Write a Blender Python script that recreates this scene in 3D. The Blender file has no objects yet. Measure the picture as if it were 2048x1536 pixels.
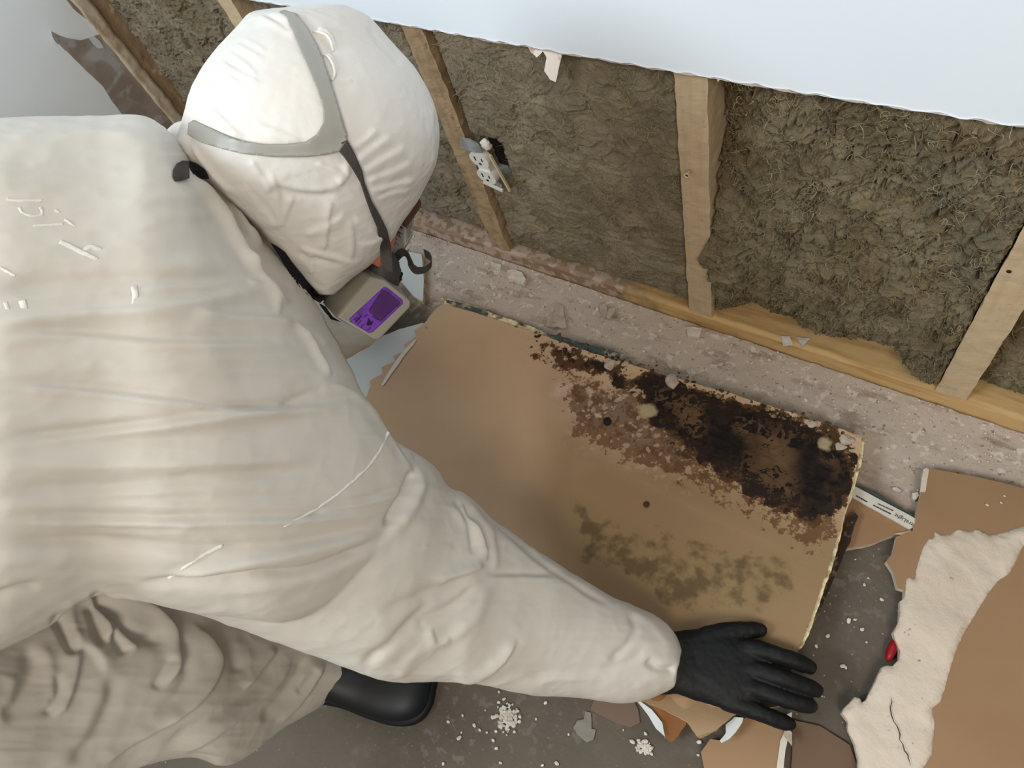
import bpy, math, random
import numpy as np
from mathutils import Vector, Matrix, geometry
from mathutils.bvhtree import BVHTree
random.seed(7); RS = np.random.RandomState(11)
S = bpy.context.scene; COL = S.collection
# ------------------------------------------------------------------ camera
W2, H2, FPX, CH = 1024.0, 768.0, 1403.766, 1.1
RX = np.array([0.82243898, 0.35165478, -0.44713872])
RY = np.array([0.5117164, -0.80069194, 0.31151041])
RZ = np.array([-0.24847625, -0.48500652, -0.83846779])
R = np.array([RX, RY, RZ]); CAM = np.array([0, 0, CH])
cd = bpy.data.cameras.new('camera'); cam = bpy.data.objects.new('camera', cd); COL.objects.link(cam)
cd.sensor_width = 36; cd.lens = FPX / 2048 * 36; cd.clip_start = .02; cd.clip_end = 50
r_, u_, b_ = R[:, 0], -R[:, 1], -R[:, 2]
cam.matrix_world = Matrix([[r_[i], u_[i], b_[i], CAM[i]] for i in range(3)] + [[0, 0, 0, 1]])
S.camera = cam
# ------------------------------------------------------------------ light
S.view_settings.view_transform = 'Standard'; S.view_settings.look = 'None'
S.view_settings.gamma = 1; S.view_settings.use_curve_mapping = False
S.view_settings.exposure = -0.10
w = bpy.data.worlds.new('world'); S.world = w; w.use_nodes = True
bg = w.node_tree.nodes['Background']; bg.inputs[0].default_value = (1.0, 0.955, 0.89, 1); bg.inputs[1].default_value = 0.36
def area(name, loc, tgt, size, power, col, sy=None):
    l = bpy.data.lights.new(name, 'AREA'); l.energy = power; l.color = col; l.size = size
    if sy: l.shape = 'RECTANGLE'; l.size_y = sy
    o = bpy.data.objects.new(name, l); COL.objects.link(o); o.location = loc
    d = Vector(tgt) - Vector(loc); o.rotation_euler = d.to_track_quat('-Z', 'Y').to_euler(); return o
area('window_daylight', (-1.15, -1.15, 2.05), (-0.45, .6, .7), 0.8, 40, (.80, .92, 1.0))
area('warm_fill_light', (0.75, -0.95, 2.1), (-.2, .4, 0.1), 0.7, 25, (1, .92, .80))  # added warm fill from the camera side, brightens hood and sleeve
# ------------------------------------------------------------------ tools
def lin(c):
    return tuple((v / 255 / 12.92 if v / 255 <= .04045 else ((v / 255 + .055) / 1.055) ** 2.4) for v in c) + (1,)
def A(v): return np.array(v, float)
def ray(px, py): return R @ np.array([px - W2, py - H2, FPX])
def at(px, py, D):
    r = ray(px, py); return CAM + r / np.linalg.norm(r) * D
def atz(px, py, z=0.0):
    r = ray(px, py); return CAM + r * ((z - CH) / r[2])
def aty(px, py, y=.655):
    r = ray(px, py); return CAM + r * (y / r[1])
def atx(px, py, x):
    r = ray(px, py); return CAM + r * (x / r[0])
def proj(P):
    c = (np.asarray(P) - CAM) @ R; return np.stack([c[:, 0] / c[:, 2] * FPX + W2, c[:, 1] / c[:, 2] * FPX + H2], 1)
def _h(i, j, k, s):
    h = (i.astype(np.int64) * 374761393 + j.astype(np.int64) * 668265263 + k.astype(np.int64) * 1440662683 + s * 974634777) & 0xffffffff
    h = ((h ^ (h >> 13)) * 1274126177) & 0xffffffff
    h = ((h ^ (h >> 16)) * 2246822519) & 0xffffffff
    return ((h ^ (h >> 15)) & 0xffffff) / float(0xffffff)
def vn(P, s=0):
    f = np.floor(P); t = P - f; t = t * t * t * (t * (t * 6 - 15) + 10); i, j, k = f[:, 0], f[:, 1], f[:, 2]
    o = 0
    for a in (0, 1):
        for b in (0, 1):
            for c in (0, 1):
                o = o + _h(i + a, j + b, k + c, s) * (t[:, 0] if a else 1 - t[:, 0]) * (t[:, 1] if b else 1 - t[:, 1]) * (t[:, 2] if c else 1 - t[:, 2])
    return o
def fbm(P, oc=4, s=0, g=.5):
    o = 0; a = 1; n = 0
    for k in range(oc):
        o = o + a * vn(P, s + k * 17); n += a; a *= g; P = P * 2.03 + 3.1
    return o / n
def ridged(P, oc=4, s=0):
    o = 0; a = 1; n = 0
    for k in range(oc):
        o = o + a * (1 - np.abs(2 * vn(P, s + k * 17) - 1)); n += a; a *= .5; P = P * 2.07 + 1.7
    return o / n
def sst(a, b, x):
    t = np.clip((x - a) / (b - a), 0, 1); return t * t * (3 - 2 * t)
def ngrid(x, y): return np.stack([x, y, np.zeros_like(x)], 1)
# ------------------------------------------------------------------ materials
def mat(name, base, rough=.7, layers=(), bump=(), spec=.3, sss=0, trans=0, metal=0):
    """layers: dict(c=colour, src='noise'|'vor'|'attr', s=scale, d=detail, lo, hi, k=strength, attr=name, n=noise gain, dist)"""
    m = bpy.data.materials.new(name); m.use_nodes = True; nt = m.node_tree; N = nt.nodes; L = nt.links
    p = N['Principled BSDF']; p.inputs['Roughness'].default_value = rough; p.inputs['Specular IOR Level'].default_value = spec
    p.inputs['Metallic'].default_value = metal
    if sss:
        p.inputs['Subsurface Weight'].default_value = sss; p.inputs['Subsurface Radius'].default_value = (.02, .012, .008); p.inputs['Subsurface Scale'].default_value = .5
    if trans: p.inputs['Transmission Weight'].default_value = trans
    tc = N.new('ShaderNodeTexCoord'); co = tc.outputs['Object']
    def tex(d):
        v = co
        if 'st' in d:
            mp = N.new('ShaderNodeMapping'); mp.inputs['Scale'].default_value = d['st']; mp.inputs['Rotation'].default_value = d.get('rot', (0, 0, 0)); L.new(co, mp.inputs['Vector']); v = mp.outputs[0]
        if d['src'] == 'vor':
            t = N.new('ShaderNodeTexVoronoi'); t.inputs['Scale'].default_value = d['s']; t.feature = d.get('f', 'F1')
            if d.get('warp'):
                nn = N.new('ShaderNodeTexNoise'); nn.inputs['Scale'].default_value = d['s'] * 1.3; nn.inputs['Detail'].default_value = 3; L.new(v, nn.inputs['Vector'])
                mx = N.new('ShaderNodeVectorMath'); mx.operation = 'MULTIPLY_ADD'; mx.inputs[1].default_value = (d['warp'],) * 3; L.new(nn.outputs['Color'], mx.inputs[0]); L.new(v, mx.inputs[2]); v = mx.outputs[0]
            L.new(v, t.inputs['Vector']); return t.outputs['Distance']
        t = N.new('ShaderNodeTexNoise'); t.inputs['Scale'].default_value = d['s']; t.inputs['Detail'].default_value = d.get('d', 5)
        t.inputs['Roughness'].default_value = d.get('r', .55); t.inputs['Distortion'].default_value = d.get('dist', 0); L.new(v, t.inputs['Vector']); return t.outputs['Fac']
    def rng(x, lo, hi, k=1):
        q = N.new('ShaderNodeMapRange'); q.interpolation_type = 'SMOOTHSTEP'; q.inputs['From Min'].default_value = min(lo, hi); q.inputs['From Max'].default_value = max(lo, hi)
        q.inputs['To Min'].default_value = 0 if hi > lo else k; q.inputs['To Max'].default_value = k if hi > lo else 0; L.new(x, q.inputs['Value']); return q.outputs[0]
    rgb = N.new('ShaderNodeRGB'); rgb.outputs[0].default_value = lin(base); cur = rgb.outputs[0]
    for d in layers:
        if d['src'] == 'attr':
            at_ = N.new('ShaderNodeAttribute'); at_.attribute_name = d['attr']; x = at_.outputs['Fac']
            if d.get('n'):
                t = tex(dict(d, src=d.get('nsrc', 'noise')))
                if d.get('inv'):
                    iv = N.new('ShaderNodeMapRange'); iv.inputs['From Min'].default_value = 0; iv.inputs['From Max'].default_value = .22; iv.inputs['To Min'].default_value = 1; iv.inputs['To Max'].default_value = 0; L.new(t, iv.inputs['Value']); t = iv.outputs[0]
                ma = N.new('ShaderNodeMath'); ma.operation = 'MULTIPLY_ADD'; ma.inputs[1].default_value = d['n']; L.new(t, ma.inputs[0])
                sb = N.new('ShaderNodeMath'); sb.operation = 'SUBTRACT'; L.new(x, sb.inputs[0]); sb.inputs[1].default_value = d['n'] * .5; L.new(sb.outputs[0], ma.inputs[2]); x = ma.outputs[0]
        else: x = tex(d)
        f = rng(x, d['lo'], d['hi'], d.get('k', 1))
        if d.get('mul'):
            a2 = N.new('ShaderNodeAttribute'); a2.attribute_name = d['mul']; mm = N.new('ShaderNodeMath'); mm.operation = 'MULTIPLY'; mm.use_clamp = True; L.new(f, mm.inputs[0]); L.new(a2.outputs['Fac'], mm.inputs[1]); f = mm.outputs[0]
        mx = N.new('ShaderNodeMix'); mx.data_type = 'RGBA'; L.new(f, mx.inputs['Factor']); L.new(cur, mx.inputs[6]); mx.inputs[7].default_value = lin(d['c']); cur = mx.outputs[2]
    L.new(cur, p.inputs['Base Color'])
    nrm = None
    for d in bump:
        b = N.new('ShaderNodeBump'); b.inputs['Strength'].default_value = d.get('k', .3); b.inputs['Distance'].default_value = d.get('h', .002)
        L.new(tex(d), b.inputs['Height'])
        if nrm: L.new(nrm, b.inputs['Normal'])
        nrm = b.outputs[0]
    if nrm: L.new(nrm, p.inputs['Normal'])
    return m
nz = lambda s, lo, hi, c, k=1, d=5, **q: dict(src='noise', s=s, lo=lo, hi=hi, c=c, k=k, d=d, **q)
vo = lambda s, lo, hi, c, k=1, **q: dict(src='vor', s=s, lo=lo, hi=hi, c=c, k=k, **q)
atr = lambda a, lo, hi, c, k=1, **q: dict(src='attr', attr=a, lo=lo, hi=hi, c=c, k=k, **q)
M = {}
M['suit'] = mat('white_nonwoven', (206, 200, 190), .6, [nz(9, .45, .7, (200, 191, 178), .5)], [dict(src='noise', s=26, d=3, k=.12, h=.004, dist=.6), dict(src='noise', s=900, d=2, k=.06, h=.0005)], .35, sss=.0)
M['hood'] = mat('white_hood_nonwoven', (218, 214, 208), .6, [nz(9, .45, .7, (218, 208, 197), .5)], [dict(src='noise', s=38, d=4, k=.14, h=.004, dist=1.2, st=(1, 1, 1)), dict(src='noise', s=900, d=2, k=.06, h=.0005)], .3)
M['mark'] = mat('white_mark', (226, 223, 215), .5, [], [], .3)
M['wall'] = mat('painted_drywall', (232, 239, 247), .5, [nz(3, .4, .7, (226, 234, 244), .4)], [dict(src='noise', s=160, d=4, k=.05, h=.001)], .3)
M['wall2'] = mat('painted_side_drywall', (224, 226, 227), .6, [nz(2.5, .35, .65, (214, 214, 210), .6)], [dict(src='noise', s=160, d=4, k=.05, h=.001)], .3)
M['ragged'] = mat('torn_white_paper_rim', (238, 226, 216), .8, [nz(60, .5, .65, (178, 120, 104), .7)])
M['stud'] = mat('spruce_stud', (194, 172, 140), .7, [nz(14, .4, .7, (182, 158, 126), .6, st=(8, 8, .7)), nz(160, .62, .7, (112, 86, 60), .3)], [dict(src='noise', s=40, st=(6, 6, .5), k=.12, h=.001)], .2)
M['studdirty'] = mat('weathered_stud', (166, 140, 108), .75, [nz(12, .35, .7, (138, 114, 88), .8, st=(6, 6, .8)), nz(38, .6, .72, (84, 62, 42), .7), nz(55, .64, .7, (202, 188, 168), .6)], [dict(src='noise', s=60, k=.3, h=.001)], .2)
M['plate'] = mat('sole_plate_pine', (200, 166, 116), .7, [nz(10, .4, .7, (168, 128, 80), .8, st=(.7, 8, 8)), atr('dirt', .3, .75, (92, 74, 58), .9, n=.9, s=26), atr('dirt', .4, .7, (150, 124, 102), .8, n=1.0, s=16, st=(.5, 4, 4)), atr('dirt', .62, .8, (190, 170, 154), .7, n=1.4, s=50)], [dict(src='noise', s=60, k=.3, h=.001)], .2)
M['wool'] = mat('rock_wool', (163, 149, 127), .95, [nz(16, .35, .65, (124, 113, 92), .8), nz(30, .5, .75, (166, 150, 122), .7, dist=1), nz(70, .6, .72, (98, 86, 66), .6), nz(9, .55, .75, (132, 114, 82), .7), nz(7, .56, .72, (148, 144, 128), .6), vo(30, .05, .0, (214, 208, 196), .7)], [dict(src='noise', s=160, d=6, k=.9, h=.004, dist=2.5, r=.7), dict(src='noise', s=900, d=3, k=.5, h=.001)], .1)
M['wool2'] = mat('rock_wool_brown', (152, 138, 112), .95, [nz(14, .35, .65, (112, 99, 76), .8), nz(30, .5, .75, (156, 138, 102), .8, dist=2), nz(9, .5, .75, (116, 92, 54), .7), nz(7, .56, .72, (138, 134, 114), .7)], [dict(src='noise', s=160, d=6, k=.9, h=.004, dist=2.5, r=.7), dict(src='noise', s=900, d=3, k=.5, h=.001)], .1)
M['fibre'] = mat('wool_fibre', (164, 149, 116), .9, [nz(30, .4, .6, (122, 110, 84), 1)], [], .15)
M['floor'] = mat('dusty_concrete', (100, 91, 80), .75, [nz(5, .35, .7, (84, 75, 66), .8), nz(3.2, .5, .7, (110, 101, 89), .6), nz(16, .58, .75, (138, 130, 122), .4),
    atr('powder', .25, .7, (184, 167, 153), 1, n=.7, s=11, d=6), atr('powder', .55, .9, (190, 176, 162), .7, n=1.1, s=40, d=5), nz(20, .52, .66, (138, 120, 108), .75, d=7, r=.65, st=(.5, 1.6, 1), rot=(0, 0, .05), mul='powder'), nz(60, .56, .64, (214, 203, 194), .8, d=5, mul='powder'), nz(9, .55, .7, (196, 180, 172), .6, d=6, r=.6, mul='powder'), nz(130, .62, .68, (110, 94, 82), .7, d=4, mul='powder'),
    vo(85, .11, .06, (200, 190, 178), .6, mul='speck'), vo(190, .2, .1, (206, 196, 186), .7, mul='powder')], [dict(src='noise', s=120, d=6, k=.5, h=.002), dict(src='noise', s=14, d=3, k=.2, h=.006)], .25)
M['kraft'] = mat('brown_drywall_paper', (156, 124, 92), .62, [nz(3.5, .35, .7, (144, 110, 80), .8), nz(2.2, .5, .75, (166, 132, 104), .5)], [dict(src='noise', s=90, d=4, k=.06, h=.001)], .3)
M['gyp'] = mat('broken_gypsum', (212, 197, 180), .9, [nz(9, .4, .7, (200, 184, 166), .7), nz(80, .66, .74, (120, 100, 84), .8)], [dict(src='noise', s=60, d=6, k=.6, h=.004), dict(src='noise', s=300, d=4, k=.5, h=.001)], .15)
M['core'] = mat('gypsum_core', (222, 206, 168), .9, [nz(40, .5, .62, (150, 128, 84), .8, n=1), nz(26, .6, .68, (60, 46, 32), .9)], [dict(src='noise', s=220, d=5, k=.7, h=.002)], .15)
M['white_face'] = mat('white_paper_face', (204, 209, 208), .6, [nz(6, .4, .7, (196, 200, 198), .5)], [dict(src='noise', s=60, d=3, k=.05, h=.001)], .3)
M['crumb'] = mat('plaster_crumb', (216, 208, 198), .9, [nz(60, .4, .7, (188, 176, 164), .8)], [dict(src='noise', s=300, d=4, k=.5, h=.001)], .2)
M['scrap'] = mat('plaster_scrap', (186, 172, 158), .9, [nz(60, .4, .7, (164, 146, 130), .8)], [dict(src='noise', s=200, d=4, k=.5, h=.001)], .2)
M['mould'] = mat('mouldy_paper', (196, 166, 134), .75, [
    nz(4, .35, .7, (184, 152, 121), .8), atr('stain', .2, .9, (140, 113, 82), .9, n=.35, s=7),
    atr('pale', .3, .9, (178, 146, 120), .75, n=.3, s=9), atr('pale', .8, 1.3, (206, 184, 168), .8, n=1.0, s=30, d=6),
    atr('olive', .35, .95, (136, 116, 78), .65, n=.7, s=14), atr('olive', .60, .9, (86, 68, 46), .75, n=1.3, s=42, d=7),
    atr('spot', .60, .72, (96, 64, 38), .85, n=2.0, s=62, d=6, r=.7),
    atr('ring', .50, .60, (98, 70, 44), .8, n=1.9, s=58, d=7, r=.7),
    vo(62, .36, .24, (184, 156, 132), .9, warp=.018, mul='ring'),
    atr('black', .50, .60, (82, 56, 34), 1, n=2.2, s=30, d=9, r=.72), atr('black', .62, .74, (42, 29, 21), 1, n=2.0, s=44, d=8, r=.7), atr('black', .95, 1.08, (26, 19, 16), 1, n=2.2, s=34, d=8, r=.68),
    atr('black', 1.02, 1.12, (112, 84, 58), .75, n=2.6, s=75, d=5, r=.6, dist=1.2, mul='fleck'),
    atr('cream', .45, .75, (178, 160, 126), .85, n=1.7, s=26, d=6),
    atr('screw', .4, .8, (30, 22, 16), 1), atr('scratch', .4, .8, (182, 156, 130), .6)],
    [dict(src='noise', s=90, d=6, k=.35, h=.002)], .22)
M['tape'] = mat('paper_edge_tape', (212, 206, 194), .6, [nz(12, .5, .7, (196, 188, 172), .5)])
M['teal'] = mat('teal_edge_paper', (62, 78, 76), .7, [nz(40, .5, .65, (176, 162, 130), .9), nz(30, .62, .7, (40, 32, 24), .9)])
M['tealplain'] = mat('dark_green_tape', (66, 80, 78), .7)
M['ink'] = mat('grey_ink', (66, 64, 60), .7)
M['ink2'] = mat('dark_ink', (30, 12, 38), .7)
M['rust'] = mat('rust_brown_paper', (134, 86, 48), .7, [nz(9, .4, .7, (112, 74, 44), .8)], [dict(src='noise', s=90, k=.1, h=.001)])
M['glove'] = mat('black_glove_rubber', (15, 15, 16), .6, [], [dict(src='noise', s=120, d=3, k=.25, h=.002)], .3)
M['boot'] = mat('black_rubber_boot', (11, 16, 22), .5, [nz(6, .4, .7, (26, 34, 42), .7)], [dict(src='noise', s=50, d=3, k=.1, h=.002)], .5)
M['sole'] = mat('boot_sole_rubber', (20, 24, 28), .6)
M['harness'] = mat('grey_silicone_harness', (146, 143, 135), .38, [nz(20, .45, .7, (128, 124, 116), .5)], [], .45)
M['strap'] = mat('charcoal_elastic', (74, 69, 66), .8, [nz(30, .4, .7, (60, 56, 54), .6)], [dict(src='noise', s=700, k=.3, h=.0006)], .2)
M['blackstrap'] = mat('black_elastic', (30, 29, 30), .8, [], [dict(src='noise', s=700, k=.3, h=.0006)], .2)
M['mask'] = mat('dark_grey_facepiece', (64, 60, 58), .6)
M['cart'] = mat('warm_grey_cartridge', (140, 134, 120), .32, [], [], .5)
M['purple'] = mat('purple_label', (104, 40, 160), .5, [nz(90, .5, .6, (78, 26, 112), .7)], [], .4)
M['purple2'] = mat('dark_purple_label_patch', (66, 22, 86), .5)
M['skin'] = mat('reddish_skin', (196, 122, 92), .5, [nz(30, .4, .7, (176, 98, 70), .6)], [], .35, sss=.1)
M['eye'] = mat('eye_white', (220, 214, 206), .2); M['iris'] = mat('brown_iris', (60, 38, 24), .2)
M['hair'] = mat('brown_hair', (84, 52, 36), .6)
M['lens'] = mat('smoked_lens', (150, 147, 140), .3, trans=.35)
M['outlet'] = mat('white_receptacle', (226, 222, 214), .4); M['slot'] = mat('dark_slot_and_box_shade', (30, 28, 26), .7)
M['zinc'] = mat('galvanised_steel', (178, 180, 180), .45, [nz(60, .4, .6, (136, 138, 138), .8)], [dict(src='noise', s=60, k=.3, h=.002)], .5, metal=.2)
M['anchor'] = mat('ivory_plastic', (206, 190, 160), .5); M['red'] = mat('red_plastic', (150, 20, 30), .4, [nz(60, .5, .6, (110, 10, 20), .8)])
M['black'] = mat('black_sheathing', (22, 20, 18), .9)
M['peeled'] = mat('peeled_grey_paper', (150, 138, 128), .8, [nz(8, .42, .62, (134, 118, 104), .9, dist=1.5), nz(11, .56, .66, (170, 168, 164), .8, dist=1)], [dict(src='noise', s=60, d=4, k=.2, h=.002)], .2)
M['cut'] = mat('cut_gypsum_edge', (196, 180, 156), .85, [nz(30, .45, .65, (176, 152, 122), .8)], [dict(src='noise', s=120, k=.5, h=.002)], .2)
# ------------------------------------------------------------------ objects
def mk(name, V, F, m, parent=None, smooth=True, attrs=None):
    me = bpy.data.meshes.new(name); me.from_pydata([tuple(map(float, v)) for v in V], [], [tuple(int(i) for i in f) for f in F]); me.update()
    if smooth: me.polygons.foreach_set('use_smooth', [True] * len(me.polygons))
    for k, a in (attrs or {}).items():
        t = me.attributes.new(k, 'FLOAT', 'POINT'); t.data.foreach_set('value', np.asarray(a, np.float32))
    if m: me.materials.append(M[m] if isinstance(m, str) else m)
    o = bpy.data.objects.new(name, me); COL.objects.link(o)
    if parent: o.parent = parent
    return o
def tag(o, label, cat, group=None, kind=None):
    o['label'] = label; o['category'] = cat
    if group: o['group'] = group
    if kind: o['kind'] = kind
    return o
def empty(name, loc, label, cat, group=None):
    o = bpy.data.objects.new(name, None); COL.objects.link(o); o.empty_display_size = .02
    tag(o, label, cat, group); return o          # parts are modelled in world space under an Empty at the origin
def structure(o): o['kind'] = 'structure'; return o
def grid_faces(n, m, closed=False):
    F = []
    for i in range(n - 1):
        for j in range(m if closed else m - 1):
            a = i * m + j; b = i * m + (j + 1) % m; F.append((a, b, b + m, a + m))
    return F
def box(lo, hi, bev=0, seg=2):
    import bmesh
    bm = bmesh.new(); bmesh.ops.create_cube(bm, size=1)
    for v in bm.verts: v.co = Vector([(lo[k] + hi[k]) / 2 + v.co[k] * (hi[k] - lo[k]) for k in range(3)])
    if bev: bmesh.ops.bevel(bm, geom=bm.edges[:], offset=bev, segments=seg, affect='EDGES')
    V = [tuple(v.co) for v in bm.verts]; F = [tuple(v.index for v in f.verts) for f in bm.faces]; bm.free(); return V, F
def dense_box(lo, hi, n, jit=.0, seed=0):
    """box with cut faces subdivided n=(nx,ny,nz), optionally with worn edges"""
    V = []; F = []
    idx = {}
    def vid(i, j, k):
        if (i, j, k) not in idx:
            idx[(i, j, k)] = len(V); V.append([lo[0] + (hi[0] - lo[0]) * i / n[0], lo[1] + (hi[1] - lo[1]) * j / n[1], lo[2] + (hi[2] - lo[2]) * k / n[2]])
        return idx[(i, j, k)]
    for j in range(n[1]):
        for k in range(n[2]):
            F.append((vid(0, j, k), vid(0, j, k + 1), vid(0, j + 1, k + 1), vid(0, j + 1, k))); F.append((vid(n[0], j, k), vid(n[0], j + 1, k), vid(n[0], j + 1, k + 1), vid(n[0], j, k + 1)))
    for i in range(n[0]):
        for k in range(n[2]):
            F.append((vid(i, 0, k), vid(i + 1, 0, k), vid(i + 1, 0, k + 1), vid(i, 0, k + 1))); F.append((vid(i, n[1], k), vid(i, n[1], k + 1), vid(i + 1, n[1], k + 1), vid(i + 1, n[1], k)))
    for i in range(n[0]):
        for j in range(n[1]):
            F.append((vid(i, j, 0), vid(i, j + 1, 0), vid(i + 1, j + 1, 0), vid(i + 1, j, 0))); F.append((vid(i, j, n[2]), vid(i + 1, j, n[2]), vid(i + 1, j + 1, n[2]), vid(i, j + 1, n[2])))
    V = A(V)
    if jit: V = V + (np.stack([fbm(V * 60, 3, seed + q) for q in (1, 2, 3)], 1) - .5) * 2 * jit
    return V, F
def rag(poly, step, amp, seed=0, closed=True):
    """resample a 2-D outline every `step` and add a torn wobble"""
    P = A(poly); out = []
    n = len(P)
    for i in range(n if closed else n - 1):
        a, b = P[i], P[(i + 1) % n]; L_ = np.linalg.norm(b - a); k = max(1, int(L_ / step))
        for t in range(k): out.append(a + (b - a) * t / k)
    out = A(out)
    if amp:
        q = ngrid(out[:, 0], out[:, 1])
        s_ = 1 / (step * 2.5)
        out = out + np.stack([fbm(q * s_, 3, seed) - .5, fbm(q * s_, 3, seed + 5) - .5], 1) * 2 * amp
    return out
def cdt(outline, step):
    O = A(outline); lo, hi = O.min(0), O.max(0)
    gx, gy = np.meshgrid(np.arange(lo[0] + step * .5, hi[0], step), np.arange(lo[1] + step * .5, hi[1], step))
    G = np.stack([gx.ravel(), gy.ravel()], 1); G += RS.uniform(-.18, .18, G.shape) * step
    ins = np.zeros(len(G), bool); n = len(O)                 # even-odd
    for i in range(n):
        a, b = O[i], O[(i + 1) % n]
        c = ((a[1] > G[:, 1]) != (b[1] > G[:, 1]))
        if abs(b[1] - a[1]) > 1e-12: ins ^= c & (G[:, 0] < (b[0] - a[0]) * (G[:, 1] - a[1]) / (b[1] - a[1]) + a[0])
    G = G[ins]
    keep = np.ones(len(G), bool)                               # not too close to the border
    for i in range(n): keep &= ((G - O[i]) ** 2).sum(1) > (step * .45) ** 2
    G = G[keep]
    pts = [Vector(p) for p in O] + [Vector(p) for p in G]
    r = geometry.delaunay_2d_cdt(pts, [(i, (i + 1) % n) for i in range(n)], [list(range(n))], 1, 1e-9)
    V = A([tuple(v) for v in r[0]]); F = [tuple(f) for f in r[2]]
    return V, F
def border(F):
    E = {}
    for f in F:
        for i in range(len(f)):
            a, b = f[i], f[(i + 1) % len(f)]
            if (b, a) in E: del E[(b, a)]
            else: E[(a, b)] = 1
    return list(E)
def solid(V, F, off):
    """thicken a surface: V top points, off = vector(s) to the underside"""
    V = A(V); n = len(V); V2 = np.vstack([V, V + off]); F2 = list(F) + [tuple(i + n for i in reversed(f)) for f in F]
    F2 += [(b, a, a + n, b + n) for a, b in border(F)]
    return V2, F2
def fix_dir(V, F, toward):
    f = F[0]; nrm = np.cross(A(V[f[1]]) - A(V[f[0]]), A(V[f[2]]) - A(V[f[0]]))
    return F if nrm @ toward > 0 else [tuple(reversed(x)) for x in F]
def sheet(name, poly, tow, thick, m, parent=None, step=14, ragged=0, seed=0, edge_m=None, lift=None, attrs=None, smooth=False, down=None, rstep=None):
    """a sheet cut to the pixel outline `poly`; tow(px,py) gives the point on its plane; `thick` metres of real thickness"""
    O = rag(poly, rstep or step, ragged, seed)
    V2, F = cdt(O, step)
    P = A([tow(x, y) for x, y in V2])
    if lift is not None: P = P + lift(P, V2)
    nrm = A(down if down is not None else (0, 0, -1)); F = fix_dir(P, F, -nrm)
    V, F2 = solid(P, F, nrm * thick)
    at_ = {k: np.tile(f(V2, P), 2) for k, f in (attrs or {}).items()}
    o = mk(name, V, F2, m, parent, smooth, at_)
    if edge_m:
        o.data.materials.append(M[edge_m]); nf = len(F)
        mi = [0] * nf + [1] * (len(F2) - nf); o.data.polygons.foreach_set('material_index', mi)
    return o
def loft(rings, cap=True):
    n = len(rings); m = len(rings[0]); V = np.vstack(rings); F = grid_faces(n, m, True)
    if cap: F = F + [tuple(reversed(range(m)))] + [tuple(range((n - 1) * m, n * m))]
    return V, F
def lerp_secs(S_, sub):
    """Catmull-Rom through section rows"""
    S_ = A(S_); out = []; n = len(S_)
    for i in range(n - 1):
        p0, p1, p2, p3 = S_[max(i - 1, 0)], S_[i], S_[i + 1], S_[min(i + 2, n - 1)]
        for k in range(sub):
            t = k / sub; out.append(.5 * ((2 * p1) + (-p0 + p2) * t + (2 * p0 - 5 * p1 + 4 * p2 - p3) * t * t + (-p0 + 3 * p1 - 3 * p2 + p3) * t ** 3))
    out.append(S_[-1]); return A(out)
def silh(secs, sub=5, m=28, ex=2.0):
    """sections (ax,ay,bx,by,D,rd): silhouette points a,b at centre distance D, half-depth rd"""
    rings = []
    for s in lerp_secs(secs, sub):
        ax, ay, bx, by, D, rd = s; a = at(ax, ay, D); b = at(bx, by, D); c = (a + b) / 2; u = (a - b) / 2
        v = c - CAM; v /= np.linalg.norm(v); un = u / np.linalg.norm(u); v = v - un * (v @ un); v /= np.linalg.norm(v)
        th = np.linspace(0, 2 * np.pi, m, endpoint=False); C_, S2 = np.cos(th), np.sin(th)
        C_ = np.sign(C_) * np.abs(C_) ** (2 / ex); S2 = np.sign(S2) * np.abs(S2) ** (2 / ex)
        rings.append(c + np.outer(C_, u) + np.outer(S2, v * rd))
    return loft(rings)
def tube(P, rad, m=14, sub=4, flat=None):
    Q = lerp_secs(np.hstack([A(P), A(rad)[:, None]]), sub); C_ = Q[:, :3]; r = Q[:, 3]; rings = []
    T = np.gradient(C_, axis=0); T /= np.linalg.norm(T, axis=1)[:, None]
    up = A((0, 0, 1)) if abs(T[0][2]) < .9 else A((0, 1, 0)); u = np.cross(T[0], up); u /= np.linalg.norm(u)
    for i in range(len(C_)):
        u = u - T[i] * (u @ T[i]); u /= np.linalg.norm(u); v = np.cross(T[i], u); th = np.linspace(0, 2 * np.pi, m, endpoint=False)
        rings.append(C_[i] + r[i] * (np.outer(np.cos(th), u) + np.outer(np.sin(th), v)))
    # rounded ends
    a, b = rings[0], rings[-1]; c0, c1 = C_[0], C_[-1]
    R_ = []
    for k in (.35, .75): R_.append(c0 + (a - c0) * math.sin(k * math.pi / 2) - T[0] * r[0] * math.cos(k * math.pi / 2))
    rings = R_ + rings
    for k in (.75, .35): rings.append(c1 + (b - c1) * math.sin(k * math.pi / 2) + T[-1] * r[-1] * math.cos(k * math.pi / 2))
    return loft(rings)
def ell(c, rx, ry, rz, rot=None, n=16, m=24):
    rings = []
    for i in range(n + 1):
        t = math.pi * (i + .15) / (n + .3); th = np.linspace(0, 2 * np.pi, m, endpoint=False)
        P = np.stack([rx * math.sin(t) * np.cos(th), ry * math.sin(t) * np.sin(th), np.full(m, rz * math.cos(t))], 1)
        if rot is not None: P = P @ rot.T
        rings.append(P + c)
    return loft(rings)
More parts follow.
